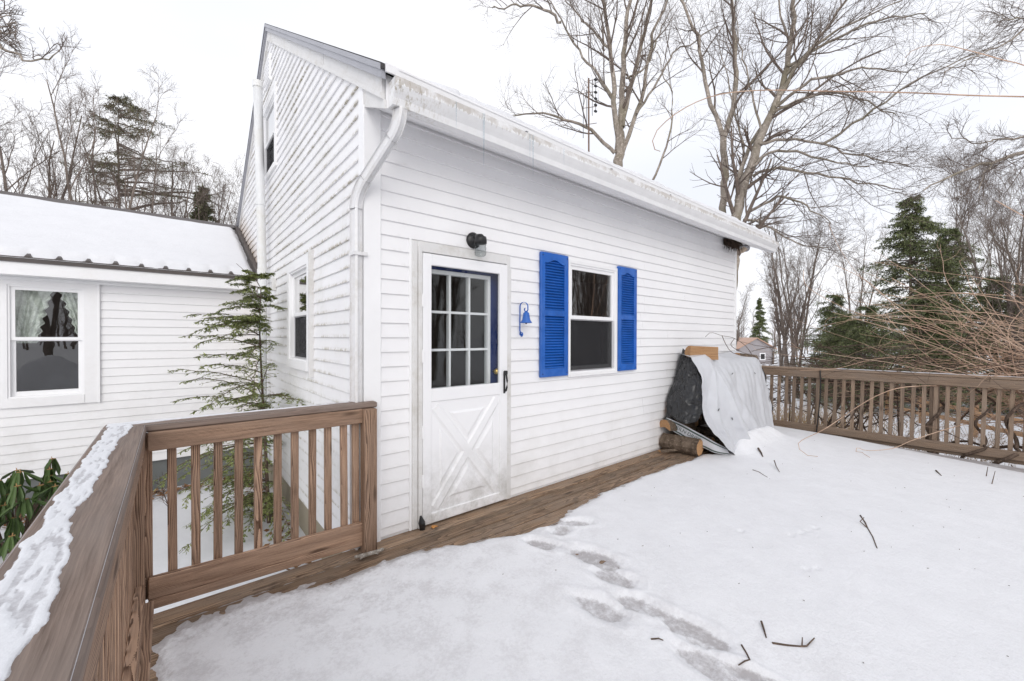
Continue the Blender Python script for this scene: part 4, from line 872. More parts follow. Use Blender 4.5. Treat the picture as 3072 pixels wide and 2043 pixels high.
# icicles hanging from the gutter
for (x, ln, r, lab) in ((0.645, 0.36, 0.010, 'longest icicle hanging from the gutter left of the door lamp'), (1.108, 0.31, 0.008, 'thin icicle on the gutter above the wall bell'), (1.075, 0.22, 0.005, 'shorter icicle beside the thin one above the bell'), (0.423, 0.17, 0.005, 'small icicle on the gutter above the corner board'), (1.45, 0.13, 0.004, 'tiny icicle on the gutter above the left shutter')):
    tag(MB().tube([(x, -0.468, 2.945-ln*t+0.0) for t in (0, .15, .4, .7, 1)], [r, r*0.8, r*0.65, r*0.4, r*0.1], 7).build('icicle', M_ice, None, True), lab, 'icicle', 'icicles on the gutter')

# ================================================================ firewood under a tarp
def log(name, p0, p1, r, label, split=None, seed=0, mats=None):
    rr = random.Random(seed); M, Ln = frame(p0, p1); n = 12; prof = []
    if split is None: prof = [(r*math.cos(a)*rr.uniform(.9, 1.08), r*math.sin(a)*rr.uniform(.88, 1.08)) for a in [2*math.pi*k/n for k in range(n)]]; cut = 0
    else:
        a0, a1 = split; prof = [(0.0, 0.0)]+[(r*math.cos(a)*rr.uniform(.93, 1.06), r*math.sin(a)*rr.uniform(.93, 1.06)) for a in np.linspace(a0, a1, 8)]
    V = [(x, y*(1+0.05*math.sin(x*9+y*30)), z) for x in (0, Ln*0.33, Ln*0.66, Ln) for y, z in prof]; m = len(prof); F = []; mi = []
    for i in range(3):
        for k in range(m): F.append((i*m+k, i*m+(k+1) % m, (i+1)*m+(k+1) % m, (i+1)*m+k)); mi.append(1 if split is not None and k in (0, m-1) else 0)
    F += [tuple(range(m))[::-1], tuple(range(3*m, 4*m))]; mi += [1, 1]
    o = pymesh(name, V, F, [M_logbark, M_logend], None, False, M); o.data.polygons.foreach_set('material_index', mi)
    return tag(o, label, 'log', 'firewood under the tarp')
PI = math.pi
log('firewood_log', (3.78, -0.03, 0.10), (3.82, -0.48, 0.10), 0.10, 'thick barked log at the bottom of the woodpile against the wall', None, 1)
log('firewood_log', (3.70, -0.09, 0.295), (4.12, -0.20, 0.27), 0.095, 'grey barked log lying on top of the thick bottom log', (-0.2, PI+0.3), 2)
log('firewood_log', (4.02, -0.06, 0.12), (4.05, -0.52, 0.10), 0.095, 'split log standing in behind the thick bottom log', (0.3, PI+0.2), 3)
log('firewood_log', (3.86, -0.03, 0.42), (4.02, -0.40, 0.40), 0.085, 'orange split log wedged between the siding and black tarp', (0.2, PI-0.2), 4)
log('firewood_log', (3.93, -0.03, 0.54), (4.05, -0.38, 0.53), 0.07, 'thin split log above the orange one by the siding', (0.0, PI), 5)
log('firewood_log', (4.22, -0.10, 0.07), (4.35, -0.60, 0.06), 0.055, 'round branch lying in the dark gap under the tarp', None, 6)
log('firewood_log', (4.36, -0.12, 0.16), (4.5, -0.52, 0.14), 0.08, 'dark log deep under the edge of the tarp', None, 7)
log('firewood_log', (4.06, -0.235, 1.225), (4.57, -0.36, 1.205), 0.085, 'yellow split log holding down the top of the tarp', (-0.1-PI/2, PI/2), 8)
log('firewood_log', (5.55, -0.22, 1.13), (6.0, -0.30, 1.09), 0.06, 'dark reddish log poking out at the far top of the tarp', None, 9)
for (p, q, r, lab) in (((3.52, -0.13, 0.02), (3.80, -0.24, 0.018), 0.03, 'pale wood splinter lying on the deck before the logs'), ((4.08, -0.50, 0.03), (4.27, -0.46, 0.045), 0.028, 'torn scrap of bark and wood at the tarp foot')):
    log('wood_splinter', p, q, r, lab, (0.3, PI-0.3), 11)['category'] = 'wood scrap'
for k in range(12): pass
# the tarp: front sheet with folds, thickness from a doubled sheet
LE = [(3.92, -0.30, 1.165), (3.90, -0.36, 1.09), (3.862, -0.448, 0.922), (3.745, -0.517, 0.687), (3.72, -0.551, 0.571), (3.765, -0.612, 0.364), (3.914, -0.664, 0.188), (4.094, -0.720, 0.015)]
RE = [(5.93, -0.34, 1.10), (5.91, -0.40, 1.03), (5.85, -0.474, 0.832), (5.80, -0.53, 0.65), (5.74, -0.58, 0.48), (5.66, -0.64, 0.30), (5.58, -0.69, 0.12), (5.52, -0.735, -0.01)]
nv, nu = 80, 130
Lc = resample(LE, nv); Rc = resample(RE, nv)
u = np.linspace(0, 1, nu); v = np.linspace(0, 1, nv)
UU, VV = np.meshgrid(u, v, indexing='ij')
P = Lc[None]*(1-UU[..., None])+Rc[None]*UU[..., None]
fold = 0.030*np.sin(UU*17+VV*3.5+1.5*np.sin(VV*4))*sstep(0.05, 0.5, VV)*(0.35+0.65*sstep(0.75, 0.15, UU))+0.020*(fbm(UU*4, VV*3, 95)-0.5)*(1-0.5*UU)+0.004*(fbm(UU*9, VV*7, 96)-0.5)
rid = np.abs(fbm(UU*6+VV*2, VV*3.5, 99)-0.5); fold += 0.012*sstep(0.2, 0.0, rid)*(1-0.7*UU)
for (u0_, u1_, amp, wdt) in ((0.20, 0.10, 0.05, 0.030), (0.24, 0.34, 0.055, 0.032), (0.27, 0.52, 0.04, 0.04), (0.30, 0.72, 0.03, 0.05), (0.95, 0.80, 0.02, 0.05)): fold += amp*np.exp(-((UU-(u0_+(u1_-u0_)*VV))/(wdt*(0.4+VV)))**2)*sstep(0.02, 0.35, VV)*sstep(1.25, 0.7, VV)
fold += 0.10*np.exp(-((UU-0.16-0.25*VV)/0.05)**2)*sstep(0.1, 0.5, VV)*0.5
fold += -0.05*np.exp(-((UU-0.30)/0.08)**2)*sstep(0.5, 0.0, VV)
P[..., 0] += ((0.035*(vnoise(VV*9, VV*0+4, 121)-0.5)+0.03*(vnoise(VV*21, VV*0, 122)-0.5))*(1-UU)**3)+0.03*(vnoise(VV*8, VV*0+2, 123)-0.5)*UU**3
fold += 0.014*np.abs(np.sin(UU*38+6*fbm(UU*2, VV*3, 124)))*sstep(0.0, 0.2, VV)*(0.4+0.6*fbm(UU*3, VV*2, 125))
P[..., 1] -= fold; P[..., 2] += 0.012*np.sin(UU*9)*(1-VV)+0.03*np.exp(-((UU-0.22)/0.1)**2)*(1-VV)
tp = thing('tarp', 'white plastic lumber wrap draped over the firewood pile', 'tarp', (4.8, -0.4, 0))
def sheet(name, P, mats, parent, t=0.003):
    a, b, _ = P.shape; nn = np.cross(np.gradient(P, axis=0), np.gradient(P, axis=1)); nn /= np.linalg.norm(nn, axis=2, keepdims=True)+1e-9; V = np.concatenate([P.reshape(-1, 3), (P+nn*t*(1 if nn[..., 1].mean() > 0 else -1)).reshape(-1, 3)]); F = grid_faces(a, b); G = F[:, ::-1]+a*b
    me = fast_mesh(name, V, [np.concatenate([F, G])], mats, True, np.concatenate([np.zeros(len(F)), np.full(len(G), len(mats)-1)])); return obj(name, me, parent)
sheet('front_sheet', P, [M_tarp, M_tarpblack], tp)
# top of the tarp running back to the wall
Tq = np.zeros((nu, 14, 3))
for j in range(14):
    t = j/13; Tq[:, j] = P[:, 0]*(1-t); Tq[:, j, 0] += t*(4.18+(5.98-4.18)*u); Tq[:, j, 1] += t*-0.03; Tq[:, j, 2] += t*(1.20+0.02*np.sin(u*8)-0.02*u)+0.02*math.sin(t*PI)*np.sin(u*19)
sheet('top_sheet', Tq[:, ::-1], [M_tarp, M_tarpblack], tp)
# black inner flap hanging at the near end, with a striped hem
A_ = resample([(4.20, -0.06, 1.27), (4.10, -0.06, 1.05), (4.00, -0.05, 0.86), (3.86, -0.05, 0.66), (3.80, -0.06, 0.50), (3.775, -0.07, 0.40)], 40); B_ = resample([(4.02, -0.28, 1.16), (3.92, -0.42, 0.93), (3.81, -0.50, 0.69), (3.79, -0.535, 0.565), (3.75, -0.50, 0.46), (3.76, -0.46, 0.40)], 40)
uu = np.linspace(0, 1, 40); Q = A_[None]*(1-uu[:, None, None])+B_[None]*uu[:, None, None]
U3, V3 = np.meshgrid(uu, np.linspace(0, 1, 40), indexing='ij')
Q[..., 0] -= 0.05*np.sin(U3*PI)*sstep(0, .4, V3)*(0.4+fbm(U3*3, V3*3, 97))+0.060*(np.abs(fbm(U3*5, V3*6, 98)-0.5)*2-0.3)+0.03*(np.abs(fbm(U3*11, V3*12, 198)-0.5)*2); Q[..., 2] += 0.02*np.sin(U3*7)*V3
sheet('end_flap', Q, [M_tarpblack, M_tarpblack], tp)
h0 = resample([(3.76, -0.08, 0.41), (3.80, -0.22, 0.36), (3.85, -0.38, 0.29), (3.92, -0.54, 0.20), (4.05, -0.68, 0.10)], 50); h1 = resample([(3.735, -0.06, 0.325), (3.785, -0.20, 0.225), (3.85, -0.37, 0.135), (3.94, -0.56, 0.05), (4.085, -0.71, 0.012)], 50)
ww_ = np.linspace(0, 1, 10); Hh = h0[:, None]*(1-ww_[None, :, None])+h1[:, None]*ww_[None, :, None]; Hh[..., 0] -= 0.012*np.sin(np.linspace(0, 17, 50))[:, None]*np.linspace(0.3, 1.3, 10)[None]
hm = sheet('hem', Hh, [M_tarp, M_tarp], tp)
for a, b in ((0.10, 0.22), (0.80, 0.92)):
    s_ = h0[:, None]*(1-np.array([a, b])[None, :, None])+h1[:, None]*np.array([a, b])[None, :, None]; s_[..., 0] -= 0.006+0.012*np.sin(np.linspace(0, 17, 50))[:, None]*np.array([0.3+a, 0.3+b])[None]; sheet('stripe', s_, [M_green, M_green], hm, 0.001)
def text_on(body, origin, xdir, updir, size, mat, parent, name='lettering'):
    cu = bpy.data.curves.new(name, 'FONT'); cu.body = body; cu.size = size; cu.extrude = 0.0006; to = bpy.data.objects.new(name, cu); COL.objects.link(to)
    bpy.context.view_layer.update(); m_ = bpy.data.meshes.new_from_object(to.evaluated_get(bpy.context.evaluated_depsgraph_get())); COL.objects.unlink(to); bpy.data.objects.remove(to)
    m_.materials.clear(); m_.materials.append(mat); X_ = Vector(xdir).normalized(); Y_ = Vector(updir); Y_ = (Y_-X_*Y_.dot(X_)).normalized(); Z_ = X_.cross(Y_)
    return obj(name, m_, parent, Matrix(((X_.x, Y_.x, Z_.x, origin[0]), (X_.y, Y_.y, Z_.y, origin[1]), (X_.z, Y_.z, Z_.z, origin[2]), (0, 0, 0, 1))))
text_on('KILN DRIED', (3.755, -0.20, 0.293), (0.14, -0.50, -0.24), (0, -0.15, 1), 0.060, M_green, hm)
# torn far edge of the wrap with a black back
E0 = resample([(5.94, -0.33, 1.10), (5.96, -0.40, 0.95), (5.90, -0.47, 0.75), (5.86, -0.55, 0.50), (5.84, -0.58, 0.36)], 30); E1 = resample([(6.02, -0.30, 1.12), (6.12, -0.36, 0.95), (6.10, -0.42, 0.74), (6.02, -0.50, 0.50), (6.00, -0.55, 0.30)], 30)
wv = np.linspace(0, 1, 12); Ee = E0[:, None]*(1-wv[None, :, None])+E1[:, None]*wv[None, :, None]; Ee[..., 1] += 0.02*np.sin(wv*9)[None, :]*np.sin(np.linspace(0, 12, 30))[:, None]
sf = sheet('side_flap', Ee, [M_tarp, M_tarpblack], tp); Ef = Ee[:, 8:].copy(); Ef[..., 1] -= 0.006; sheet('stripe', Ef, [M_tarpblack, M_tarpblack], sf, 0.001)
text_on('LS', (5.955, -0.385, 0.86), (0.08, 0.03, 0.0), (-0.01, -0.05, 1), 0.085, M_green, sf)
for (x, y, z, a) in ((5.45, -0.47, 0.90, 0.5), (4.0, -0.585, 0.55, -0.6), (4.25, -0.64, 0.42, 0.8), (5.78, -0.52, 0.70, 0.2), (4.75, -0.44, 0.93, -0.4)):
    MB().box(-0.02, 0.02, -0.003, 0.0, -0.006, 0.006).build('tear', M_black, tp, False, Matrix.Translation((x, y-0.028, z)) @ Matrix.Rotation(a, 4, 'Y'))
# pile core so that the tarp has something to lie on (stacked logs in rows)
k = 0
for (y, z, r, lab) in ((-0.16, 0.32, 0.10, 'lowest of the round logs stacked just inside the tarp'), (-0.16, 0.53, 0.10, 'second of the round logs stacked just inside the tarp'), (-0.15, 0.75, 0.10, 'third of the round logs stacked just inside the tarp'), (-0.14, 0.96, 0.09, 'topmost of the round logs stacked just inside the tarp')):
    log('firewood_log', (4.25, y, z), (5.6, y, z), r, lab, None, 20+k); k += 1

# ================================================================ loose things on the deck
def twig(label, pts, r, side=None, name='twig', mat=None):
    t = MB().tube([(p[0], p[1], p[2]) for p in pts], np.linspace(r, r*0.55, len(pts)), 6)
    for s in (side or []): t.tube(s, np.linspace(r*0.7, r*0.4, len(s)), 5)
    return tag(t.build(name, mat or M_vine), label, 'twig', 'twigs on the deck snow')
def sz(x, y, d=0.0):
    i = int(np.argmin(abs(sx-x))); j = int(np.argmin(abs(sy-y))); return float(SZ[i, j])+d
def T(x, y, d=0.001): return (x, y, sz(x, y, d))
twig('long forked twig lying alone on the smooth open snow', [T(3.23, -2.05), T(3.10, -2.10), T(3.0, -2.13), T(2.86, -2.18), T(2.68, -2.23)], 0.006, [[T(3.0, -2.13), T(3.04, -2.08, .02), T(3.12, -2.09, .03)]])
twig('curved reddish twig with two upturned tips beside a short stick', [T(1.15, -2.08), T(1.19, -2.13), T(1.23, -2.17), T(1.25, -2.19, .006), T(1.33, -2.20, .01)], 0.0055, [[T(1.235, -2.175), (1.26, -2.17, sz(1.26, -2.17)+.03)]])
twig('short straight stick between the forked twig and the steps', [T(1.25, -2.0, .012), T(1.21, -2.025, .006), T(1.165, -2.05)], 0.0055)
twig('bent twig like an elbow beside the last step', [T(1.02, -1.995), T(0.985, -2.03), T(0.95, -2.055), T(0.925, -2.045), T(0.905, -2.025)], 0.0045)
twig('tiny dark twig crossing the row of steps', [T(0.72, -1.71), T(0.745, -1.735, .006), T(0.76, -1.75)], 0.004)
twig('thin curved twig on the snow before the tarp', [T(3.74, -1.08), T(3.72, -1.15), T(3.66, -1.21), T(3.62, -1.26)], 0.005)
twig('small leaning stick stuck in snow near the tarp', [T(4.10, -1.17, .05), T(4.0, -1.22, .02), T(3.90, -1.28)], 0.006)
twig('dark chip of bark near the foot of the tarp', [T(4.42, -0.90, .02), T(4.36, -0.95, .01), T(4.27, -1.0)], 0.012)
twig('dark twig near the vine covered railing', [T(5.30, -2.33, .01), T(5.22, -2.36), T(5.15, -2.38)], 0.008)
twig('thin upright stem poking from snow by the far railing', [T(5.55, -2.68), (5.57, -2.69, sz(5.5, -2.68)+.10)], 0.004)
twig('thin leaning stem poking from snow by the far railing', [T(5.25, -2.72), (5.45, -2.74, sz(5.2, -2.7)+.09)], 0.004)
st_ = MB().tube([(-0.125, -0.150, 0.018), (-0.06, -0.172, 0.020), (0.0, -0.180, 0.020), (0.05, -0.178, 0.022)], [0.009, 0.013, 0.012, 0.010], 8).tube([(-0.06, -0.172, 0.020), (-0.10, -0.185, 0.016)], [0.009, 0.008], 7).tube([(-0.02, -0.178, 0.02), (0.01, -0.20, 0.014)], [0.007, 0.005], 6)
tag(st_.build('stick', bark('stick_bark', (0.20, 0.17, 0.14), (0.45, 0.42, 0.38), None, 30)), 'lichen grey stick lying at the foot of the corner post', 'stick')
lf = [(0.0, 0.0, 0.002), (0.018, 0.012, 0.010), (0.045, 0.012, 0.004), (0.040, -0.006, 0.010), (0.058, -0.012, 0.002), (0.030, -0.020, 0.008), (0.010, -0.024, 0.002), (0.004, -0.010, 0.008)]
tag(pymesh('fallen_leaf', [(0.455+a, -0.072+b, c) for a, b, c in lf]+[(0.455+a, -0.072+b, c-0.0015) for a, b, c in lf], [tuple(range(8)), tuple(range(15, 7, -1))]+[(i, (i+1) % 8, 8+(i+1) % 8, 8+i)[::-1] for i in range(8)], M_orange), 'small orange dead leaf on the planks at the door', 'leaf')
# little bits of debris on the snow
db = MB(); r_ = random.Random(17)
for k in range(70):
    x = r_.uniform(-0.6, 5.8); y = r_.uniform(-3.3, -0.7); a = r_.uniform(0, 6.28); l = r_.uniform(0.004, 0.012); z = sz(x, y, 0.001)
    db.tube([(x, y, z), (x+l*math.cos(a), y+l*math.sin(a), z+0.002)], [0.0022, 0.0012], 4)
tag(db.build('debris', M_vine), 'tiny dark specks of bark scattered over deck snow', 'debris', kind='stuff')
# ================================================================ vegetation
TREE_A = [
   (0.24,0.2,[(9.92,5.09,5.13),(9.95,5.08,6.98),(9.96,5.07,7.41),(9.99,5.05,7.95)]),
   (0.13,0.05,[(9.96,5.07,7.52),(9.82,5.09,8.34),(9.72,5.07,8.83),(9.6,5.07,9.85),(9.47,5.08,10.85),(9.25,5.17,11.84),(9.06,5.22,12.6)]),
   (0.15,0.06,[(9.99,5.05,7.95),(10.1,5.06,8.69),(10.17,5.09,9.28),(10.27,5.1,10.7),(10.4,5.1,11.85),(10.54,5.07,12.46),(10.71,5.02,13.52)]),
   (0.12,0.05,[(10.05,5.0,8.12),(10.26,4.99,8.89),(10.58,4.89,10.17),(10.9,4.79,11.37),(11.23,4.68,12.58),(11.52,4.61,13.71)]),
   (0.11,0.04,[(10.01,5.03,7.14),(10.3,5.01,7.76),(10.7,4.9,8.68),(11.02,4.86,9.67),(11.4,4.78,11.48),(11.95,4.55,12.88),(12.38,4.41,13.72)]),
   (0.09,0.02,[(9.86,5.15,7.3),(9.29,5.45,7.82),(8.94,5.56,7.99),(8.58,5.67,8.0),(8.16,5.85,8.13),(7.82,5.95,8.15),(7.32,6.17,8.1),(6.69,6.51,7.92)]),
   (0.07,0.02,[(9.74,5.14,8.92),(9.32,5.21,9.32),(8.9,5.28,9.65),(8.3,5.5,10.27),(7.83,5.62,10.89),(7.36,5.72,11.28)]),
   (0.06,0.02,[(9.48,5.11,10.45),(8.99,5.22,10.7),(8.57,5.27,10.83),(7.93,5.51,11.35)]),
   (0.06,0.02,[(7.83,5.58,10.7),(7.26,5.76,10.91),(6.55,6.05,10.82),(5.85,6.33,10.55)]),
   (0.06,0.02,[(10.58,4.82,8.66),(10.93,4.31,9.6),(11.19,3.88,10.45),(11.47,3.42,10.62),(11.9,2.83,10.99)]),
   (0.05,0.015,[(10.33,5.04,9.82),(11.08,4.77,10.44),(11.77,4.56,12.05),(12.33,4.45,12.9)]),
   (0.05,0.015,[(9.89,3.82,6.05),(10.24,3.62,6.98),(10.46,3.53,7.82),(10.55,3.55,8.37),(10.55,3.64,8.92),(10.42,3.84,9.47),(10.36,3.98,10.14)]),
   (0.05,0.015,[(9.46,5.26,10.41),(9.26,5.17,11.06),(9.18,4.99,11.69),(9.05,4.83,12.28)]),
]
TREE_B = [
   (0.15,0.13,[(11.65,2.59,3.89),(11.67,2.58,5.26),(11.73,2.54,6.18),(11.7,2.58,7.45)]),
   (0.1,0.04,[(11.69,2.58,7.4),(11.64,2.76,8.02),(11.55,2.97,8.85),(11.49,3.16,9.95),(11.48,3.31,10.81),(11.21,3.68,11.94),(11.11,3.9,12.77)]),
   (0.12,0.05,[(11.69,2.58,7.4),(11.85,2.45,7.96),(11.97,2.36,8.98),(11.95,2.39,10.26),(11.9,2.44,11.53),(11.83,2.51,12.34)]),
   (0.22,0.16,[(11.24,2.14,2.86),(11.37,2.05,4.93),(11.58,1.88,6.02),(11.83,1.67,7.0)]),
   (0.15,0.06,[(11.81,1.69,6.95),(12.18,1.45,7.9),(12.45,1.3,8.64),(12.64,1.22,9.23),(12.79,1.17,10.09),(12.91,1.14,11.24),(13.04,1.11,12.12)]),
   (0.09,0.03,[(12.3,1.3,8.31),(12.69,0.77,9.34),(12.79,0.48,9.76),(12.83,0.24,10.06),(12.95,-0.06,10.51),(13.06,-0.36,10.98)]),
   (0.09,0.03,[(11.5,2.07,5.18),(11.77,2.05,6.45),(12.23,1.87,7.42),(12.79,1.6,8.3),(13.28,1.4,9.88),(13.32,1.57,11.15),(13.36,1.75,12.22)]),
   (0.06,0.015,[(11.72,1.64,6.9),(12.12,0.96,6.88),(12.49,0.31,6.66),(12.63,-0.15,6.33),(12.9,-0.72,5.97),(13.15,-1.26,5.76)]),
   (0.06,0.015,[(11.6,1.73,5.98),(11.67,1.28,6.05),(11.92,0.68,5.9),(12.33,-0.06,5.58),(12.5,-0.6,5.32),(12.76,-1.21,5.06)]),
   (0.05,0.01,[(12.48,0.35,6.64),(12.72,-0.29,7.01),(12.85,-0.83,7.37),(12.98,-1.37,7.69),(13.0,-1.82,7.85),(13.26,-2.47,8.02),(13.24,-2.88,8.08)]),
   (0.06,0.012,[(11.47,1.83,4.95),(11.53,1.42,5.13),(11.66,0.95,5.2),(11.8,0.47,4.85),(11.92,0.01,4.33)]),
   (0.05,0.012,[(11.38,1.9,4.74),(11.49,1.45,4.58),(11.58,1.01,4.17),(11.84,0.43,3.8),(11.92,0.01,3.74)]),
   (0.07,0.015,[(12.21,1.37,7.98),(12.36,0.72,8.39),(12.43,0.14,8.4),(12.68,-0.59,8.28),(12.87,-1.28,7.93)]),
   (0.07,0.015,[(12.54,1.23,8.92),(12.62,0.62,9.44),(12.81,-0.09,9.75),(12.87,-0.7,9.77),(12.88,-1.26,9.81)]),
   (0.07,0.015,[(12.58,1.2,9.19),(12.72,0.47,9.46),(12.91,-0.31,9.58),(12.96,-0.98,9.51),(12.95,-1.59,9.23)]),
   (0.06,0.015,[(12.13,1.44,7.77),(12.34,0.8,8.0),(12.71,0.04,8.0),(13.03,-0.69,7.39),(12.93,-1.07,7.0)]),
   (0.06,0.015,[(11.55,1.77,6.2),(11.62,1.36,6.51),(11.9,0.76,6.43),(12.27,0.09,6.01),(12.67,-0.61,5.79)]),
   (0.05,0.012,[(11.43,2.12,5.35),(11.86,2.04,6.7),(11.91,2.27,7.81),(11.91,2.55,9.3),(11.85,2.87,10.6)]),
   (0.05,0.012,[(11.92,1.61,7.22),(12.08,1.92,8.51),(12.18,2.28,9.97),(12.41,2.54,11.51)]),
]
CANES = [
   [(8.18,-3.28,1.07),(8.03,-2.98,1.17),(7.57,-2.43,1.38),(7.24,-1.98,1.57),(6.87,-1.51,1.73),(6.68,-1.17,1.93),(6.5,-0.85,2.21),(6.61,-0.78,2.48)],
   [(8.18,-3.28,0.98),(8.03,-2.98,1.03),(7.76,-2.58,1.18),(7.43,-2.13,1.54),(7.17,-1.73,1.64),(6.95,-1.37,1.69),(6.7,-0.99,1.59)],
   [(8.01,-3.26,1.81),(7.98,-2.97,1.9),(7.64,-2.42,2.05),(7.4,-1.96,2.0),(7.12,-1.47,2.11),(7.09,-1.18,2.1)],
   [(8.18,-3.27,1.9),(8.2,-2.98,1.99),(7.71,-2.26,2.08),(7.58,-1.86,2.04)],
   [(7.6,-3.19,0.11),(7.6,-2.97,0.48),(7.4,-2.59,0.89),(7.15,-2.15,1.43),(7.03,-1.83,1.82),(6.9,-1.5,2.25),(6.75,-1.15,2.52)],
   [(7.93,-3.2,0.78),(7.85,-2.98,0.89),(7.23,-2.3,1.1),(6.71,-1.71,1.13),(6.34,-1.25,0.97),(6.1,-0.88,0.93)],
   [(7.66,-2.97,0.69),(7.11,-2.59,0.77),(6.7,-2.33,0.79),(6.37,-2.14,0.8),(6.05,-1.95,0.78),(5.79,-1.81,0.71),(5.51,-1.66,0.58),(5.11,-1.41,0.31),(4.86,-1.28,0.21),(4.71,-1.24,0.17),(4.63,-1.25,0.13),(4.61,-1.31,0.07),(4.59,-1.38,0.06),(4.59,-1.45,0.07)],
   [(7.5,-3.11,0.49),(7.25,-2.97,0.44),(6.58,-2.48,0.33),(6.04,-2.1,0.16),(5.76,-1.93,0.06),(5.44,-1.74,0.05),(5.28,-1.68,0.1),(5.19,-1.68,0.07),(5.16,-1.72,0.07),(5.13,-1.77,0.09),(5.07,-1.78,0.07),(5.04,-1.83,0.06)],
   [(7.02,-3.11,-0.39),(7.21,-2.97,-0.13),(7.27,-2.73,0.38),(7.28,-2.45,0.78),(7.09,-1.99,1.31),(7.04,-1.66,1.78)],
   [(6.92,-3.37,4.12),(6.52,-2.92,4.19),(6.15,-2.51,4.25),(5.76,-2.07,4.33),(5.07,-1.38,4.4),(4.56,-0.84,4.46),(4.24,-0.46,4.45),(4.02,-0.18,4.34),(3.89,0.04,4.19),(3.87,0.16,4.09),(3.92,0.23,4.0),(4.03,0.25,3.95),(4.15,0.25,3.97)],
   [(6.84,-3.3,4.25),(6.5,-2.92,4.54),(6.44,-2.76,4.66),(6.36,-2.6,4.78),(6.15,-2.33,4.93),(6.14,-2.22,4.99),(6.13,-2.11,5.02),(6.13,-2.01,5.01),(6.19,-1.96,4.99)],
   [(6.91,-3.38,2.29),(6.7,-3.07,2.66),(6.7,-2.94,2.84),(6.71,-2.81,2.99),(6.75,-2.72,3.1)],
]
TREE_C = [
   (0.05,0.012,[(14.2,-3.71,5.93),(13.6,-3.43,5.68),(12.92,-3.07,5.4),(12.13,-2.64,5.08),(11.42,-2.26,4.81),(10.82,-1.98,4.55),(10.32,-1.78,4.3)]),
   (0.03,0.006,[(13.67,-3.9,8.24),(12.74,-3.25,7.88),(12.19,-2.92,7.57),(11.68,-2.63,7.26),(11.08,-2.26,6.88),(10.64,-2.03,6.63)]),
   (0.03,0.006,[(14.2,-3.71,6.19),(13.51,-3.3,5.87),(12.68,-2.76,5.68),(12.02,-2.37,5.6),(11.46,-2.07,5.65)]),
   (0.025,0.006,[(13.21,-3.51,8.31),(12.6,-3.22,8.02),(11.92,-2.87,7.81),(11.45,-2.7,7.74)]),
   (0.025,0.006,[(13.1,-3.06,5.42),(12.58,-2.82,5.22),(12.1,-2.61,5.0),(11.78,-2.54,4.74),(11.46,-2.47,4.33)]),
]
TREE_D = [
   (0.03,0.006,[(-3.71,8.03,6.28),(-3.37,7.64,6.03),(-3.03,7.25,5.9),(-2.77,6.91,5.71),(-2.55,6.62,5.6),(-2.37,6.36,5.57),(-2.26,6.16,5.61)]),
   (0.02,0.005,[(-3.42,7.53,6.29),(-3.19,7.2,6.14),(-2.92,6.85,6.06),(-2.73,6.56,5.99)]),
   (0.02,0.005,[(-3.32,7.45,6.55),(-3.11,7.14,6.37),(-2.94,6.86,6.21),(-2.88,6.68,6.22)]),
   (0.02,0.005,[(-3.46,7.69,6.1),(-3.13,7.24,6.11),(-2.91,6.88,5.96),(-2.75,6.58,5.84)]),
]
def spawn(P, R, n, t0, t1, length, ang, K, rr, g, up=0.15, wig=0.10, taper=0.25, lp=0.0, rmin=0.0):
    """children of polylines P (N,K0,3) with radii R; returns (N*n,K,3), radii"""
    N, K0, _ = P.shape
    t = (t0+(t1-t0)*(np.arange(n)[None]+g.random((N, n)))/n)*(K0-1)
    i = np.minimum(t.astype(int), K0-2); f = (t-i)[..., None]; ar = np.arange(N)[:, None]
    p = P[ar, i]*(1-f)+P[ar, i+1]*f; r = R[ar, i]*(1-f[..., 0])+R[ar, i+1]*f[..., 0]
    tn = P[ar, i+1]-P[ar, i]; tn /= np.linalg.norm(tn, axis=-1, keepdims=True)+1e-9
    q = g.normal(size=tn.shape); q -= tn*(q*tn).sum(-1, keepdims=True); q /= np.linalg.norm(q, axis=-1, keepdims=True)+1e-9
    a = np.radians(ang*(0.7+0.6*g.random((N, n))))[..., None]
    d = tn*np.cos(a)+q*np.sin(a); d[..., 2] += up; d /= np.linalg.norm(d, axis=-1, keepdims=True)
    Lp = np.linalg.norm(np.diff(P, axis=1), axis=2).sum(1)[:, None]
    L = (length*(1-lp)+lp*length*Lp/(Lp.mean()+1e-9))*(0.55+0.75*g.random((N, n)))*(1.08-0.62*(t/(K0-1)))
    Q = np.zeros((N*n, K, 3)); Q[:, 0] = p.reshape(-1, 3); d = d.reshape(-1, 3); st = (L.reshape(-1)/(K-1))[:, None]
    for k in range(1, K):
        d = d+g.normal(size=d.shape)*wig; d[:, 2] += up*0.35; d /= np.linalg.norm(d, axis=1, keepdims=True); Q[:, k] = Q[:, k-1]+d*st
    r0 = np.maximum((r*rr).reshape(-1), rmin); RR = r0[:, None]*np.linspace(1, taper, K)[None]
    return Q, RR
def crown_mesh(name, sets, mat):
    Vs = []; Fs = []; o = 0
    for P, R, n in sets:
        V, F = tubes(P, R, n); Vs.append(V); Fs.append(F+o); o += len(V)
    return fast_mesh(name, np.concatenate(Vs), [np.concatenate(Fs)], mat, True)
def limb_arrays(limbs, K=14):
    P = np.stack([resample(l[2], K) for l in limbs]); R = np.stack([np.linspace(l[0], l[1], K) for l in limbs]); return P, R
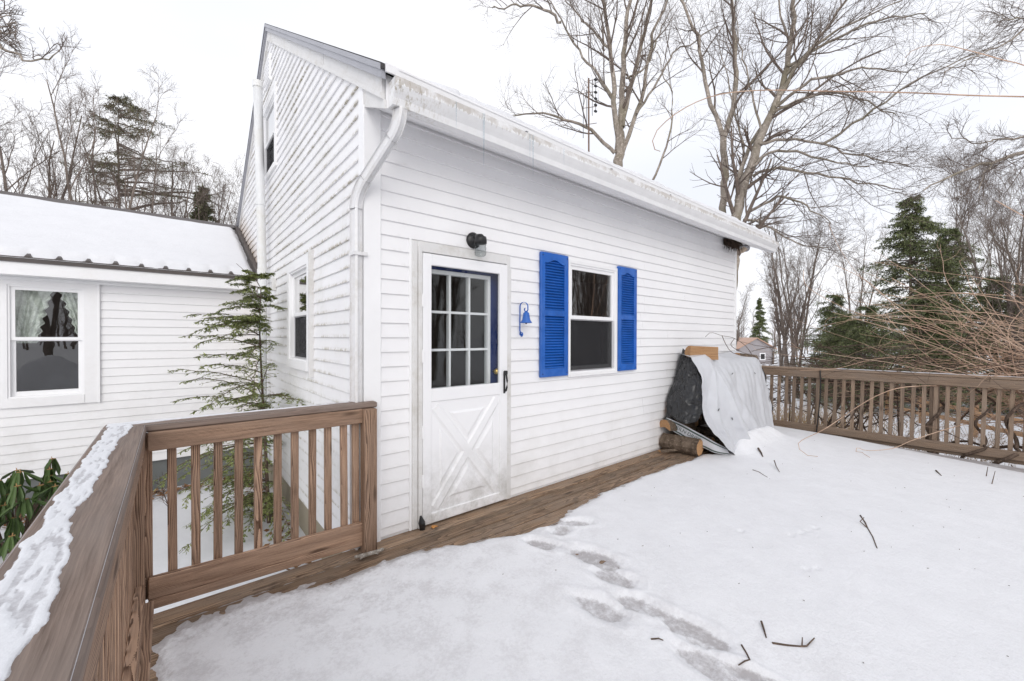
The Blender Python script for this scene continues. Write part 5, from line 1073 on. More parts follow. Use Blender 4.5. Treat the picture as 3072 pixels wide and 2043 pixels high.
def limb_tree(name, limbs, label, group, extra_trunk, seed, nb=(11, 8, 6), lens=(2.2, 0.95, 0.42), barkm=None, twigm=None, skip=1, up=0.10, rmin=0.0028, wig=0.10):
    g = np.random.default_rng(seed); base = extra_trunk[2][0] if extra_trunk else limbs[0][2][0]
    t = thing(name, label, 'tree', base, group)
    allb = ([extra_trunk] if extra_trunk else [])+limbs
    P, R = limb_arrays(allb, 16); R = R*(0.70 if len(limbs) > 6 else 1.0)
    P[1:, 1:-1] += g.normal(size=P[1:, 1:-1].shape)*0.025
    obj('trunk', crown_mesh('trunk', [(P, R, 10)], barkm or M_bark), t)
    Pl, Rl = limb_arrays(limbs[skip:], 16)
    A, RA = spawn(Pl, Rl, nb[0], 0.12, 1.0, lens[0], 40, 8, 0.34, g, up, wig, 0.3, 0.5, 0.008)
    B, RB = spawn(A, RA, nb[1], 0.15, 1.0, lens[1], 44, 6, 0.55, g, up*0.8, wig*1.1, 0.35, 0.4, 0.0045)
    Cc, RC = spawn(B, RB, nb[2], 0.15, 1.0, lens[2], 46, 4, 0.6, g, up*0.6, wig*1.2, 0.5, 0.3, rmin)
    obj('crown', crown_mesh('crown', [(A, RA, 5), (B, RB, 4), (Cc, RC, 3)], twigm or M_twig), t)
    return t
tA = (0.30, 0.24, [(9.80, 5.12, -1.1), (9.86, 5.10, 1.5), (9.92, 5.09, 5.13)])
limb_tree('maple_tree', TREE_A, 'many stemmed bare maple rising behind the roof and antenna', 'big bare trees behind the house', tA, 1, nb=(8, 6, 5), lens=(1.9, 0.85, 0.42))
B1 = TREE_B[0][2][0]; B2 = TREE_B[3][2][0]
limb_tree('maple_tree', TREE_B, 'large spreading bare maple beyond the far end of the eave', 'big bare trees behind the house', (0.26, 0.22, [(B2[0]-0.62, B2[1]+0.52, -1.2), (B2[0]-0.40, B2[1]+0.33, 1.0), B2]), 2, nb=(9, 7, 5), lens=(2.2, 1.05, 0.5), skip=1, up=0.05)
board('support', (0, 0, -5), (0, 0, -4.9), 0.01, 0.01, M_twig, None) if False else None
C0 = (14.9, -4.3, -1.2)
limb_tree('maple_tree', TREE_C, 'bare tree reaching its branches over the vines from outside', 'big bare trees behind the house', (0.2, 0.06, [C0, (14.7, -4.2, 3.0), (14.3, -3.95, 6.0), (13.9, -4.0, 8.4), (13.8, -4.1, 10)]), 3, nb=(9, 7, 5), lens=(0.9, 0.5, 0.28), skip=0, up=0.02)
limb_tree('maple_tree', TREE_D, 'bare tree whose dark branch tips overhang the wing roof', 'big bare trees behind the house', (0.16, 0.04, [(-4.3, 10.6, -0.7), (-4.2, 9.9, 3.0), (-3.9, 8.6, 5.6), (-3.7, 8.0, 6.3), (-3.6, 7.8, 7.5)]), 4, nb=(7, 5, 4), lens=(0.45, 0.25, 0.14), skip=0, up=0.02, rmin=0.003)

def bare_mesh(seed, H, stems, spread, nl=9, lens=(0.20, 0.10, 0.048), K=14, r0=0.012, nb=(6, 5, 4), low=0.30):
    g = np.random.default_rng(seed); P = []; R = []
    for s in range(stems):
        a = 2*math.pi*s/max(stems, 1)+g.random()*1.5; lean = spread*(0.5+g.random())*(1 if stems > 1 else 0.25); h = H*(0.82+0.25*g.random()) if s else H
        z = np.linspace(0, h, K)*0.92; q = (z/H)**1.25*lean*H
        pts = np.stack([np.cos(a)*q+g.normal(size=K).cumsum()*0.010*H*0.35, np.sin(a)*q+g.normal(size=K).cumsum()*0.006*H*0.35, z], -1); pts[0, :2] = 0.1*H*0.05*np.array([math.cos(a), math.sin(a)])
        P.append(pts); R.append(np.linspace(1, 0.22, K)**1.3*H*r0*(1 if stems < 3 else 0.75))
    P = np.stack(P); R = np.stack(R)
    A, RA = spawn(P, R, nl, low, 1.0, H*lens[0]*1.75, 30, 9, 0.52, g, 0.26, 0.10, 0.25, 0.0, 0.013)
    B, RB = spawn(A, RA, nb[0], 0.15, 1, H*lens[1], 42, 6, 0.52, g, 0.14, 0.12, 0.35, 0.4, 0.0075)
    Cc, RC = spawn(B, RB, nb[1], 0.1, 1, H*lens[2], 44, 5, 0.6, g, 0.10, 0.12, 0.45, 0.3, 0.005)
    D, RD = spawn(Cc, RC, nb[2], 0.1, 1, H*lens[2]*0.45, 46, 3, 0.7, g, 0.08, 0.12, 0.6, 0.2, 0.0035)
    return (P, R), [(A, RA, 5), (B, RB, 4), (Cc, RC, 3), (D, RD, 3)]
def bare_variant(seed, H, stems, spread, bm, tm, **k):
    tr, cr = bare_mesh(seed, H, stems, spread, **k); return crown_mesh('trunk', [(tr[0], tr[1], 8)], bm), crown_mesh('crown', cr, tm)
VAR = [bare_variant(21, 12.5, 3, 0.17, M_farbark, M_twig, nl=10), bare_variant(22, 12.5, 2, 0.22, M_farbark, M_twig, nl=14), bare_variant(23, 12.5, 4, 0.16, M_farbark, M_twig, nl=9), bare_variant(24, 12.5, 5, 0.13, M_farbark, M_twig, nl=8, low=0.2)]
BIR = bare_variant(25, 15, 2, 0.06, M_birch, M_twig, nl=16, r0=0.008, low=0.4, nb=(8, 6, 4))
def plant(name, meshes, x, y, s, rot, label, group, names=('trunk', 'crown'), cat='tree', z=None, sz_=1.0):
    z = float(ground_z(x, y))-0.05 if z is None else z
    t = bpy.data.objects.new(name, None); Mx = Matrix.Translation((x, y, z)) @ Matrix.Rotation(rot, 4, 'Z') @ Matrix.Diagonal((s, s, s*sz_, 1)); link(t, None, Mx); tag(t, label, cat, group)
    for nm, m in zip(names, meshes): o = bpy.data.objects.new(nm, m); COL.objects.link(o); o.parent = t
    return t
GL = 'bare trees beyond the wing roof'
for (v, x, y, s, r, lab) in ((0, -3.3, 20.0, 0.98, 0.4, 'bare forked tree just left of the tall pine over the wing'), (2, -2.1, 22.6, 0.92, 2.0, 'bare three stemmed tree in front of the tall pine'), (1, -1.0, 24.4, 1.0, 1.1, 'bare slender tree right of the tall pine'), (3, 0.4, 26.2, 0.92, 4.0, 'bare bushy tree between the pine and the small spruce'),
                        (1, 1.75, 27.2, 1.0, 0.2, 'bare tree rising beside the gable end pipe'), (2, -5.0, 20.5, 0.95, 3.3, 'bare tree above the far end of the wing ridge'), (3, -6.3, 19.4, 0.80, 5.2, 'bushy bare tree at the outer end of the wing'), (2, 3.2, 30, 1.0, 1.2, 'bare tree far back near the gable corner')):
    plant('bare_tree', VAR[v], x, y, s, r, lab, GL)
GR = 'bare trees beyond the vine railing'
for (v, x, y, s, r, lab) in ((1, 17.6, 2.55, 0.62, 0.5, 'grey multi stemmed tree in front of the small grey house'), (0, 21.0, 3.15, 0.68, 1.5, 'grey bare tree just behind the multi stemmed one'), (0, 26.5, -3.0, 0.80, 2.5, 'bare tree right of the tall hemlock'), (3, 22.5, -3.3, 0.62, 0.9, 'bushy bare tree behind the thick of the vines'),
                        (1, 33, -4.3, 0.95, 3.9, 'thin bare tree far behind the vines'), (1, 30.5, 9.8, 0.55, 5.0, 'small bare tree far off by the corner of the house'), (1, 30, 6.5, 0.75, 0.3, 'thin bare tree near the distant spruce'), (0, 38, 4.0, 0.9, 4.3, 'bare tree far back left of the tall hemlock')):
    plant('bare_tree', VAR[v], x, y, s, r, lab, GR)
for (x, y, s, r, lab) in ((42, -0.9, 1.08, 0.3, 'white barked birch rising right of the tall hemlock'), (40, -2.6, 0.95, 1.9, 'white barked birch farther right by the leaning branch')): plant('birch_tree', BIR, x, y, s, r, lab, 'birches beyond the vine railing')
for (v, x, y, s, r) in ((0, 4, -15, 1.0, 0.7), (1, 8.5, -13, 1.0, 2.0), (2, 12.5, -12, 1.0, 3.0), (3, 0, -16, 1.0, 4.0), (1, -5, -15, 1.05, 5.0), (0, 16, -16, 1.1, 1.0), (2, 6.5, -19, 1.15, 2.2), (3, 10.5, -18, 1.1, 0.4), (2, -9, -13, 1.0, 1.4), (0, -2.5, -20, 1.1, 3.4), (3, 11.5, -7.2, 0.55, 1.0), (3, 14, -8.6, 0.6, 2.0), (2, 13, -10.5, 0.7, 0.2), (3, 16.5, -11.5, 0.7, 3.0), (0, 15, -9.2, 0.62, 4.0), (2, 18.5, -13.5, 0.9, 5.0), (3, 9.5, -7.5, 0.5, 0.5)):
    plant('bare_tree', VAR[v], x, y, s, r, 'bare tree across the yard, mirrored in the window panes', 'bare trees behind the viewer')

# ---------------------------------------------------------------- conifers
def conifer(seed, H, Rm, nb, low=0.08, shape=0.85, droop=0.25, leaf=(0.045, 0.13), per=14, nl=9, gap=0.15, rt=0.012, mat=None, up0=0.15, asym=0.25):
    g = np.random.default_rng(seed); K = 8
    zz = low+(0.985-low)*np.sort(g.random(nb)); a = g.random(nb)*2*np.pi
    L = Rm*((1-zz)/(1-low))**shape*(0.45+0.85*g.random(nb)**1.3)*(1+asym*np.cos(a-g.random()*6)); L = np.maximum(L, 0.12*Rm*0.6)
    s = np.linspace(0, 1, K)
    d = np.stack([np.cos(a), np.sin(a)], -1)
    B = np.zeros((nb, K, 3)); B[..., :2] = d[:, None]*(L[:, None]*s[None])[..., None]; B[..., 2] = (zz*H)[:, None]+L[:, None]*((up0+g.normal(0, 0.16, nb))[:, None]*s[None]-(droop*(0.5+g.random(nb)))[:, None]*s[None]**2)
    B += g.normal(size=B.shape)*0.02*L[:, None, None]*s[None, :, None]
    RB = (0.010+0.012*L)[:, None]*np.linspace(1, 0.2, K)[None]
    # side sprays in the plane of the branch
    t = (gap+(1-gap)*(np.arange(per)[None]+g.random((nb, per)))/per)*(K-1); i = np.minimum(t.astype(int), K-2); f = (t-i)[..., None]; ar = np.arange(nb)[:, None]
    p = B[ar, i]*(1-f)+B[ar, i+1]*f; tn = B[ar, i+1]-B[ar, i]; tn /= np.linalg.norm(tn, axis=-1, keepdims=True)+1e-9
    sd = np.stack([-d[:, 1], d[:, 0], np.zeros(nb)], -1)[:, None]*np.where(np.arange(per) % 2, 1, -1)[None, :, None]
    an = np.radians(35+35*g.random((nb, per)))[..., None]; sdv = tn*np.cos(an)+sd*np.sin(an); sdv[..., 2] += g.normal(-0.22, 0.28, (nb, per)); sl = (0.34*L[:, None]*(1.05-t/(K-1))+0.06*Rm)*(0.5+0.8*g.random((nb, per)))
    S = p[:, :, None, :]+sdv[:, :, None, :]*(sl[..., None]*np.linspace(0, 1, 4)[None, None])[..., None]; S[..., 2] -= 0.18*sl[..., None]*np.linspace(0, 1, 4)**2
    S = S.reshape(-1, 4, 3)
    # needles: little rhombs on branch ends and sprays
    def leaves(Q, n, k0):
        N, Kq, _ = Q.shape; t = (k0+(1-k0)*g.random((N, n)))*(Kq-1); i = np.minimum(t.astype(int), Kq-2); f = (t-i)[..., None]; ar = np.arange(N)[:, None]
        p = Q[ar, i]*(1-f)+Q[ar, i+1]*f; tn = Q[ar, i+1]-Q[ar, i]; tn /= np.linalg.norm(tn, axis=-1, keepdims=True)+1e-9
        r = g.normal(size=tn.shape); r[..., 2] *= 0.75; v = tn*0.7+r*0.75; v /= np.linalg.norm(v, axis=-1, keepdims=True)
        w = np.cross(v, np.array([0, 0, 1.0])+0.5*g.normal(size=v.shape)); w /= np.linalg.norm(w, axis=-1, keepdims=True)+1e-9
        ln = leaf[1]*(0.6+0.8*g.random((N, n, 1))); wd = leaf[0]*(0.6+0.8*g.random((N, n, 1)))
        p = p.reshape(-1, 3); v = (v*ln).reshape(-1, 3); w = (w*wd*0.5).reshape(-1, 3)
        V = np.stack([p, p+v*0.45+w, p+v, p+v*0.45-w], 1).reshape(-1, 3); F = np.arange(len(V)).reshape(-1, 4); return V, F
    V1, F1 = leaves(S, nl, 0.0); V2, F2 = leaves(B, nl*2, 0.35)
    fol = fast_mesh('foliage', np.concatenate([V1, V2]), [np.concatenate([F1, F2+len(V1)])], mat or M_needle)
    tz = np.linspace(0, H*0.99, 12); TP = np.stack([0*tz+g.normal(size=12).cumsum()*0.01, g.normal(size=12).cumsum()*0.01, tz], -1)[None]
    trk = crown_mesh('trunk', [(TP, np.linspace(H*rt, 0.008, 12)[None], 8)], M_farbark)
    brn = crown_mesh('branches', [(B, RB, 4), (S, np.broadcast_to(np.linspace(0.006, 0.002, 4), (len(S), 4)), 3)], M_twig)
    return trk, brn, fol
NMS = ('trunk', 'branches', 'foliage')
HEM = conifer(41, 11.5, 4.4, 260, 0.04, 0.80, 0.26, (0.045, 0.16), 16, 9)
HEM2 = conifer(42, 6.0, 3.2, 160, 0.03, 0.70, 0.26, (0.036, 0.13), 15, 9)
SPR = conifer(43, 8.0, 1.8, 130, 0.05, 0.95, 0.30, (0.05, 0.18), 16, 9)
PIN = conifer(44, 13.5, 3.5, 70, 0.58, 0.60, 0.10, (0.028, 0.17), 14, 10, 0.35, 0.009, M_pine, 0.22, 0.45)
GC = 'evergreens beyond the vine railing'
for (m, x, y, s, r, lab) in ((HEM, 29.7, 0.3, 0.95, 0.0, 'tallest green hemlock with a pointed top beyond the vines'), (HEM, 31.6, -0.95, 0.80, 2.0, 'dense hemlock joined to the right side of the tallest one'), (HEM2, 24.3, 2.1, 0.72, 1.0, 'dark hemlock left of the tallest one behind the tangle'), (HEM2, 18.3, 0.35, 0.66, 3.0, 'small fir close behind the railing and brush'), (SPR, 104.2, 33.1, 1.75, 0.5, 'distant dark spruce above the small grey house'),
                        (HEM2, 23.9, -2.7, 0.92, 4.0, 'low spreading hemlock behind the thickest canes'), (HEM2, 21.8, -0.9, 0.82, 5.0, 'broad low hemlock in the middle behind the canes'), (HEM2, 20.4, 1.5, 0.62, 2.2, 'low hemlock beside the grey multi stemmed tree'), (HEM2, 25.5, -4.0, 1.0, 2.6, 'wide low hemlock at the outer end of the evergreens'), (HEM2, 27.5, 3.2, 0.95, 3.6, 'brownish hemlock behind the bare saplings')):
    plant('hemlock_tree', m, x, y, s, r, lab, GC, NMS)
plant('pine_tree', PIN, -2.96, 25.1, 1.03, 0.3, 'tall pine with bare lower trunk above the wing roof', 'pines beyond the wing roof', NMS)
plant('spruce_tree', SPR, 0.45, 27.4, 1.36, 1.3, 'short brownish spruce just above the wing ridge', 'pines beyond the wing roof', NMS)
# hemlock sapling in the corner of the yard
sap = thing('hemlock_sapling', 'young green hemlock sapling between railing and wing window', 'sapling', (-0.21, 2.31, -0.6))
def sapling():
    g = np.random.default_rng(77)
    TP = resample([(-0.20, 2.30, -0.65), (-0.215, 2.31, -0.25), (-0.235, 2.33, 0.36), (-0.255, 2.345, 0.83), (-0.275, 2.375, 1.52), (-0.265, 2.37, 1.95), (-0.33, 2.42, 2.06), (-0.41, 2.48, 2.13), (-0.465, 2.54, 2.20)], 24)
    obj('trunk', crown_mesh('trunk', [(TP[None], np.concatenate([np.linspace(0.022, 0.007, 18), np.linspace(0.006, 0.002, 6)])[None], 7)], M_vine), sap)
    nb = 135; zz = np.sort(g.random(nb))**1.0; K = 9; B = np.zeros((nb, K, 3)); L = np.zeros(nb)
    for i in range(nb):
        t = 0.06+0.90*zz[i]; p = TP[int(t*23)]; z = p[2]; a = g.random()*2*math.pi
        ln = (0.95 if z < 1.2 else 0.95-(z-1.2)*0.85)*(0.5+0.6*g.random())*(0.5 if i % 4 == 0 else 1.0); ln = max(ln, 0.10)
        if z < 0.5: ln *= 0.95
        # keep branches clear of the house walls
        for _ in range(12):
            ex, ey = p[0]+math.cos(a)*ln, p[1]+math.sin(a)*ln
            if ex < -0.03 and ey < 4.15: break
            a = g.random()*2*math.pi
        else: ln = 0.12
        L[i] = ln; s = np.linspace(0, 1, K); B[i, :, 0] = p[0]+math.cos(a)*ln*s; B[i, :, 1] = p[1]+math.sin(a)*ln*s; B[i, :, 2] = z+ln*((0.10+0.55*g.random() if z > 0.6 else 0.25*g.random()+0.1)*s-(0.20+0.3*g.random() if z > 0.6 else 0.42)*s**2.2)
        B[i] += g.normal(size=(K, 3))*0.010*s[:, None]
    RB = (0.0025+0.004*L)[:, None]*np.linspace(1, 0.3, K)[None]
    per = 16; dirs = B[:, -1]-B[:, 0]; a = np.arctan2(dirs[:, 1], dirs[:, 0])
    t = (0.12+0.86*(np.arange(per)[None]+g.random((nb, per)))/per)*(K-1); i = np.minimum(t.astype(int), K-2); f = (t-i)[..., None]; ar = np.arange(nb)[:, None]
    p = B[ar, i]*(1-f)+B[ar, i+1]*f; tn = B[ar, i+1]-B[ar, i]; tn /= np.linalg.norm(tn, axis=-1, keepdims=True)
    sd = np.stack([-np.sin(a), np.cos(a), 0*a], -1)[:, None]*np.where(np.arange(per) % 2, 1, -1)[None, :, None]; an = np.radians(32+25*g.random((nb, per)))[..., None]
    v = tn*np.cos(an)+sd*np.sin(an); v[..., 2] -= 0.12; sl = (0.30*L[:, None]*(1.1-t/(K-1))+0.02)*(0.5+0.7*g.random((nb, per)))
    S = (p[:, :, None]+v[:, :, None]*(sl[..., None]*np.linspace(0, 1, 4)[None, None])[..., None]).reshape(-1, 4, 3); S[..., 2] -= 0.10*(sl.reshape(-1)[:, None]*np.linspace(0, 1, 4)[None]**2)
    S[..., 0] = np.minimum(S[..., 0], -0.03)
    obj('branches', crown_mesh('branches', [(B, RB, 4), (S, np.broadcast_to(np.linspace(0.0022, 0.001, 4), (len(S), 4)), 3)], M_vine), sap)
    def leaves(Q, n, k0, ln0=0.030, wd0=0.010):
        N, Kq, _ = Q.shape; t = (k0+(1-k0)*g.random((N, n)))*(Kq-1); i = np.minimum(t.astype(int), Kq-2); f = (t-i)[..., None]; ar = np.arange(N)[:, None]
        p = Q[ar, i]*(1-f)+Q[ar, i+1]*f; tn = Q[ar, i+1]-Q[ar, i]; tn /= np.linalg.norm(tn, axis=-1, keepdims=True)+1e-9
        r = g.normal(size=tn.shape); r[..., 2] *= 0.35; v = tn*0.8+r*0.6; v /= np.linalg.norm(v, axis=-1, keepdims=True); w = np.cross(v, np.array([0, 0, 1.0])+0.4*g.normal(size=v.shape)); w /= np.linalg.norm(w, axis=-1, keepdims=True)+1e-9
        ln = ln0*(0.6+0.8*g.random((N, n, 1))); wd = wd0*(0.6+0.8*g.random((N, n, 1))); p = p.reshape(-1, 3); v = (v*ln).reshape(-1, 3); w = (w*wd*.5).reshape(-1, 3)
        V = np.stack([p, p+v*.45+w, p+v, p+v*.45-w], 1).reshape(-1, 3); return V
    V = np.concatenate([leaves(S, 18, 0.03), leaves(B, 24, 0.2)]); obj('foliage', fast_mesh('foliage', V, np.arange(len(V)).reshape(-1, 4), M_needle2), sap)
sapling()
# rhododendron with curled hanging leaves
rh = thing('rhododendron', 'dark green rhododendron with drooping leaves below the wing window', 'shrub', (-2.1, 3.2, -0.6))
lv = [(-0.006, 0, 0), (0.006, 0, 0), (-0.013, 0.006, -0.05), (0.0, -0.010, -0.05), (0.013, 0.006, -0.05), (-0.014, 0.010, -0.095), (0.0, -0.010, -0.10), (0.014, 0.010, -0.095), (0.0, 0.0, -0.145)]
lm = bpy.data.meshes.new('leaf'); lm.from_pydata(lv, [], [(0, 1, 3), (0, 3, 2), (1, 4, 3), (2, 3, 6, 5), (3, 4, 7, 6), (5, 6, 8), (6, 7, 8)]); lm.materials.append(M_rhodo); lm.polygons.foreach_set('use_smooth', [True]*7); lm.update()
r_ = random.Random(8); stm = MB(); bud = MB(); cnt = 0
for k in range(38):
    a = r_.uniform(0, 2*PI); rr = r_.uniform(0.05, 0.50); x = -2.16+rr*math.cos(a)*1.1; y = 3.25+rr*math.sin(a); z = r_.uniform(-0.30, 0.12)-0.4*max(0, rr-0.25)+0.02
    if k % 3 == 0: z = r_.uniform(-0.08, 0.17); x += 0.10
    stm.tube([(-2.15+0.2*(x+2.15), 3.2+0.2*(y-3.2), -0.63), (0.5*(-2.15+x), 0.5*(3.2+y), (z-0.6)/2), (x, y, z)], [0.010, 0.008, 0.005], 5)
    bud.tube([(x, y, z-0.01), (x+r_.uniform(-.01, .01), y, z+0.03)], [0.006, 0.002], 5)
    for j in range(r_.randint(7, 9)):
        if cnt >= 300: break
        b = 2*PI*j/8+r_.uniform(-.3, .3); til = r_.uniform(0.04, 0.28) if r_.random() < 0.88 else r_.uniform(0.7, 1.1); s = r_.uniform(1.0, 1.5)
        bud.tube([(x, y, z), (x+0.022*math.cos(b), y+0.022*math.sin(b), z+0.004)], [0.0025, 0.002], 3)
        M_ = Matrix.Translation((x+0.022*math.cos(b), y+0.022*math.sin(b), z+0.004)) @ Matrix.Rotation(b-PI/2, 4, 'Z') @ Matrix.Rotation(til, 4, 'X') @ Matrix.Diagonal((s, s, s, 1)); obj('leaf', lm, rh, M_); cnt += 1
stm.build('stem', M_vine, rh); bud.build('leaf_stalks', M_bud, rh)['kind'] = 'stuff'

# ---------------------------------------------------------------- vine thicket over the far railing
vt = thing('vine_thicket', 'tangle of bare tan vines sprawling over the dark weathered railing', 'vine', (6.9, -3.2, -0.9))
g = np.random.default_rng(5)
for kk, c in enumerate(CANES):
    c = ([(7.6, -5.6+0.2*kk-1.8, -1.1), (c[0][0]+0.45, c[0][1]-0.75, 0.4*c[0][2]), (c[0][0]+0.22, c[0][1]-0.35, 0.8*c[0][2])] if kk >= 9 else [])+list(c); NP = 80 if kk >= 9 else 40; P = resample(c, NP); r = 0.0125 if kk in (9,) else 0.010 if kk in (10, 11) else 0.007 if kk in (0, 4, 6, 8, 10, 11) else 0.006
    m = MB().tube(P, np.linspace(r, r*0.45, NP), 6)
    for j in range(6, 38, 5 if kk >= 9 else 8):
        m.tube([P[j], P[j]+g.normal(size=3)*0.012+np.array([0, 0, 0.012])], [r*0.8, r*0.3], 5)
    m.build('cane', M_cane, vt, True)
PP = []; RRr = []
for k in range(150):
    y0 = g.uniform(-4.6, -2.8); x0 = g.uniform(6.55, 7.5); z0 = g.uniform(0.5, 1.5) if k < 90 else g.uniform(0.3, 1.1); ln = g.uniform(0.9, 3.9)
    az_ = g.normal(0, 0.60)+math.radians(92 if k % 4 else 60); el0 = g.normal(0.22, 0.34)+0.15*(k % 3 == 0); d = np.array([math.cos(az_)*math.cos(el0), math.sin(az_)*math.cos(el0), math.sin(el0)])
    Q = [np.array([x0, y0, z0])]; cv = g.normal(size=3)*0.05; sag = g.uniform(0.004, 0.026)
    for j in range(23): d = d+cv*0.5+g.normal(size=3)*0.055; d[2] -= sag; d /= np.linalg.norm(d); Q.append(Q[-1]+d*ln/23)
    Q = np.array(Q); rt_ = np.array([x0+0.25*g.normal(), y0-0.5-0.3*g.random(), -1.0]); tt_ = np.linspace(0, 1, 6)[:, None]; Q = np.concatenate([rt_*(1-tt_)**2+2*tt_*(1-tt_)*(Q[0]-(Q[1]-Q[0])*4+np.array([0, 0, -0.15]))+tt_**2*Q[0], Q[1:-4]]); bad = (Q[:, 0] < 6.68) & (Q[:, 2] < 0.97); Q[bad, 0] = 6.70
    PP.append(Q); RRr.append(np.linspace(g.uniform(0.0035, 0.0075), 0.002, len(Q)))
PP = np.array(PP); RRr = np.array(RRr); S1, R1 = spawn(PP, RRr, 5, 0.2, 1, 0.45, 45, 9, 0.6, g, 0.03, 0.22, 0.5, 0, 0.0022)
o = obj('fine_canes', crown_mesh('fine_canes', [(PP, RRr, 5), (S1, R1, 4)], M_cane), vt); o['kind'] = 'stuff'
# curly brown tangle lying on the cap
PP = []; RRr = []
for k in range(90):
    p = np.array([g.uniform(6.5, 7.1), g.uniform(-3.4, -0.2), g.uniform(0.98, 1.10) if k % 3 else g.uniform(1.1, 1.45)]); az_ = g.uniform(0, 6.28); d = np.array([0.4*math.cos(az_), math.sin(az_), g.normal(0, .15)]); d /= np.linalg.norm(d); Q = [p]; tw = g.normal(0, 0.16)
    for j in range(15): d = np.array([d[0]*math.cos(tw)-d[1]*math.sin(tw), d[0]*math.sin(tw)+d[1]*math.cos(tw), d[2]+g.normal(0, .08)]); d /= np.linalg.norm(d); q = Q[-1]+d*0.05; q[2] = max(q[2], 0.975 if 6.5 < q[0] < 6.72 else 0.7); Q.append(q)
    PP.append(Q); RRr.append(np.linspace(0.0045, 0.002, 16))
o = obj('curled_tendrils', crown_mesh('curled_tendrils', [(np.array(PP), np.array(RRr), 4)], M_vine), vt); o['kind'] = 'stuff'
# thick stems twisting round the balusters, and dark stems lying behind them
for (yc, r, turns, z0, z1, ph) in ((-2.20, 0.024, 2.2, -0.35, 0.75, 0.4), (-2.62, 0.018, 2.0, -0.1, 0.8, 1.4), (-2.86, 0.022, 1.6, -0.1, 0.85, 2.2), (-1.42, 0.009, 1.0, 0.0, 0.8, 0.6)):
    P = [];
    for k in range(36):
        t = k/35; a = ph+turns*2*PI*t; rad = 0.048 if 0.2 < t < 0.8 else 0.085
        P.append((6.605+rad*math.cos(a), yc+rad*1.15*math.sin(a)+0.16*(0.35-t)*(1 if t < 0.35 else 0.4), z0+(z1-z0)*t))
    MB().tube(P, np.linspace(r, r*0.65, 36), 8).build('twisted_stem', M_vine, vt, True)
for (a, b, c, d, r) in (((6.85, -2.25, -0.9), (6.7, -2.25, -0.3), (6.68, -2.15, 0.0), (6.66, -2.18, 0.12), 0.045), ((6.7, -2.1, 0.45), (6.78, -1.8, 0.66), (6.85, -1.3, 0.72), (6.9, -0.7, 0.74), 0.016), ((6.7, -2.4, 0.30), (6.8, -2.6, 0.62), (6.85, -2.75, 0.80), (6.9, -3.0, 0.9), 0.014), ((6.75, -2.0, 0.55), (6.8, -1.6, 0.60), (6.85, -1.1, 0.75), (6.95, -0.4, 0.70), 0.010), ((6.7, -2.7, 0.05), (6.72, -2.9, 0.12), (6.72, -3.2, 0.08), (6.72, -3.7, 0.2), 0.020), ((6.72, -2.3, 0.02), (6.74, -2.5, 0.10), (6.72, -2.8, 0.04), (6.72, -3.3, 0.10), 0.016)):
    MB().tube(resample([a, b, c, d], 20), np.linspace(r, r*0.6, 20), 7).build('old_stem', M_vine, vt, True)
MB().tube(resample([(6.53, -1.02, 0.93), (6.52, -1.03, 0.6), (6.53, -1.0, 0.2), (6.50, -0.98, -0.1)], 16), 0.008, 6).build('hanging_stem', M_black, vt, True)
# thin stem arching beside the tarp against the wall
ar_ = thing('dry_stem', 'thin dry stems arching over the tarp by the wall end', 'stem', (6.2, -0.1, 0.9))
for pts in ([(6.7, -0.1, 0.95), (6.2, -0.12, 1.25), (5.5, -0.2, 1.40), (4.95, -0.25, 1.44), (4.6, -0.25, 1.48), (4.5, -0.22, 1.42)], [(4.95, -0.25, 1.44), (4.95, -0.3, 1.32), (5.1, -0.33, 1.2), (5.5, -0.35, 1.14)], [(5.5, -0.2, 1.40), (5.25, -0.25, 1.30), (5.5, -0.3, 1.2), (6.0, -0.3, 1.13)]):
    MB().tube(resample(pts, 24), np.linspace(0.005, 0.0025, 24), 5).build('stem', M_vine, ar_, True)
# dark brush behind the railing
g = np.random.default_rng(9); PP = []; RRr = []
for k in range(60):
    p = np.array([g.uniform(7.2, 9.5), g.uniform(-2.2, 0.3), g.uniform(0.1, 0.85)]); az_ = g.uniform(0, 6.28); d = np.array([math.cos(az_), math.sin(az_), g.normal(0.05, .2)]); Q = [p]
    for j in range(11): d = d+g.normal(size=3)*0.15; d /= np.linalg.norm(d); Q.append(Q[-1]+d*0.14)
    PP.append(Q); RRr.append(np.linspace(0.011, 0.004, 12))
PP = np.array(PP); RRr = np.array(RRr); S1, R1 = spawn(PP, RRr, 4, 0.1, 1, 0.5, 45, 7, 0.6, g, 0.05, 0.15, 0.4, 0, 0.003)
P0 = np.stack([np.linspace([g.uniform(7.8, 9.2), g.uniform(-1.8, 0.1), -1.0], PP[k, 0], 6) for k in range(0, 60, 3)]); 
o = obj('brush', crown_mesh('brush', [(PP, RRr, 5), (S1, R1, 3), (P0, np.full((len(P0), 6), 0.012), 5)], M_vine)); tag(o, 'dark bare brush filling the gap behind the railing', 'brush', kind='stuff')
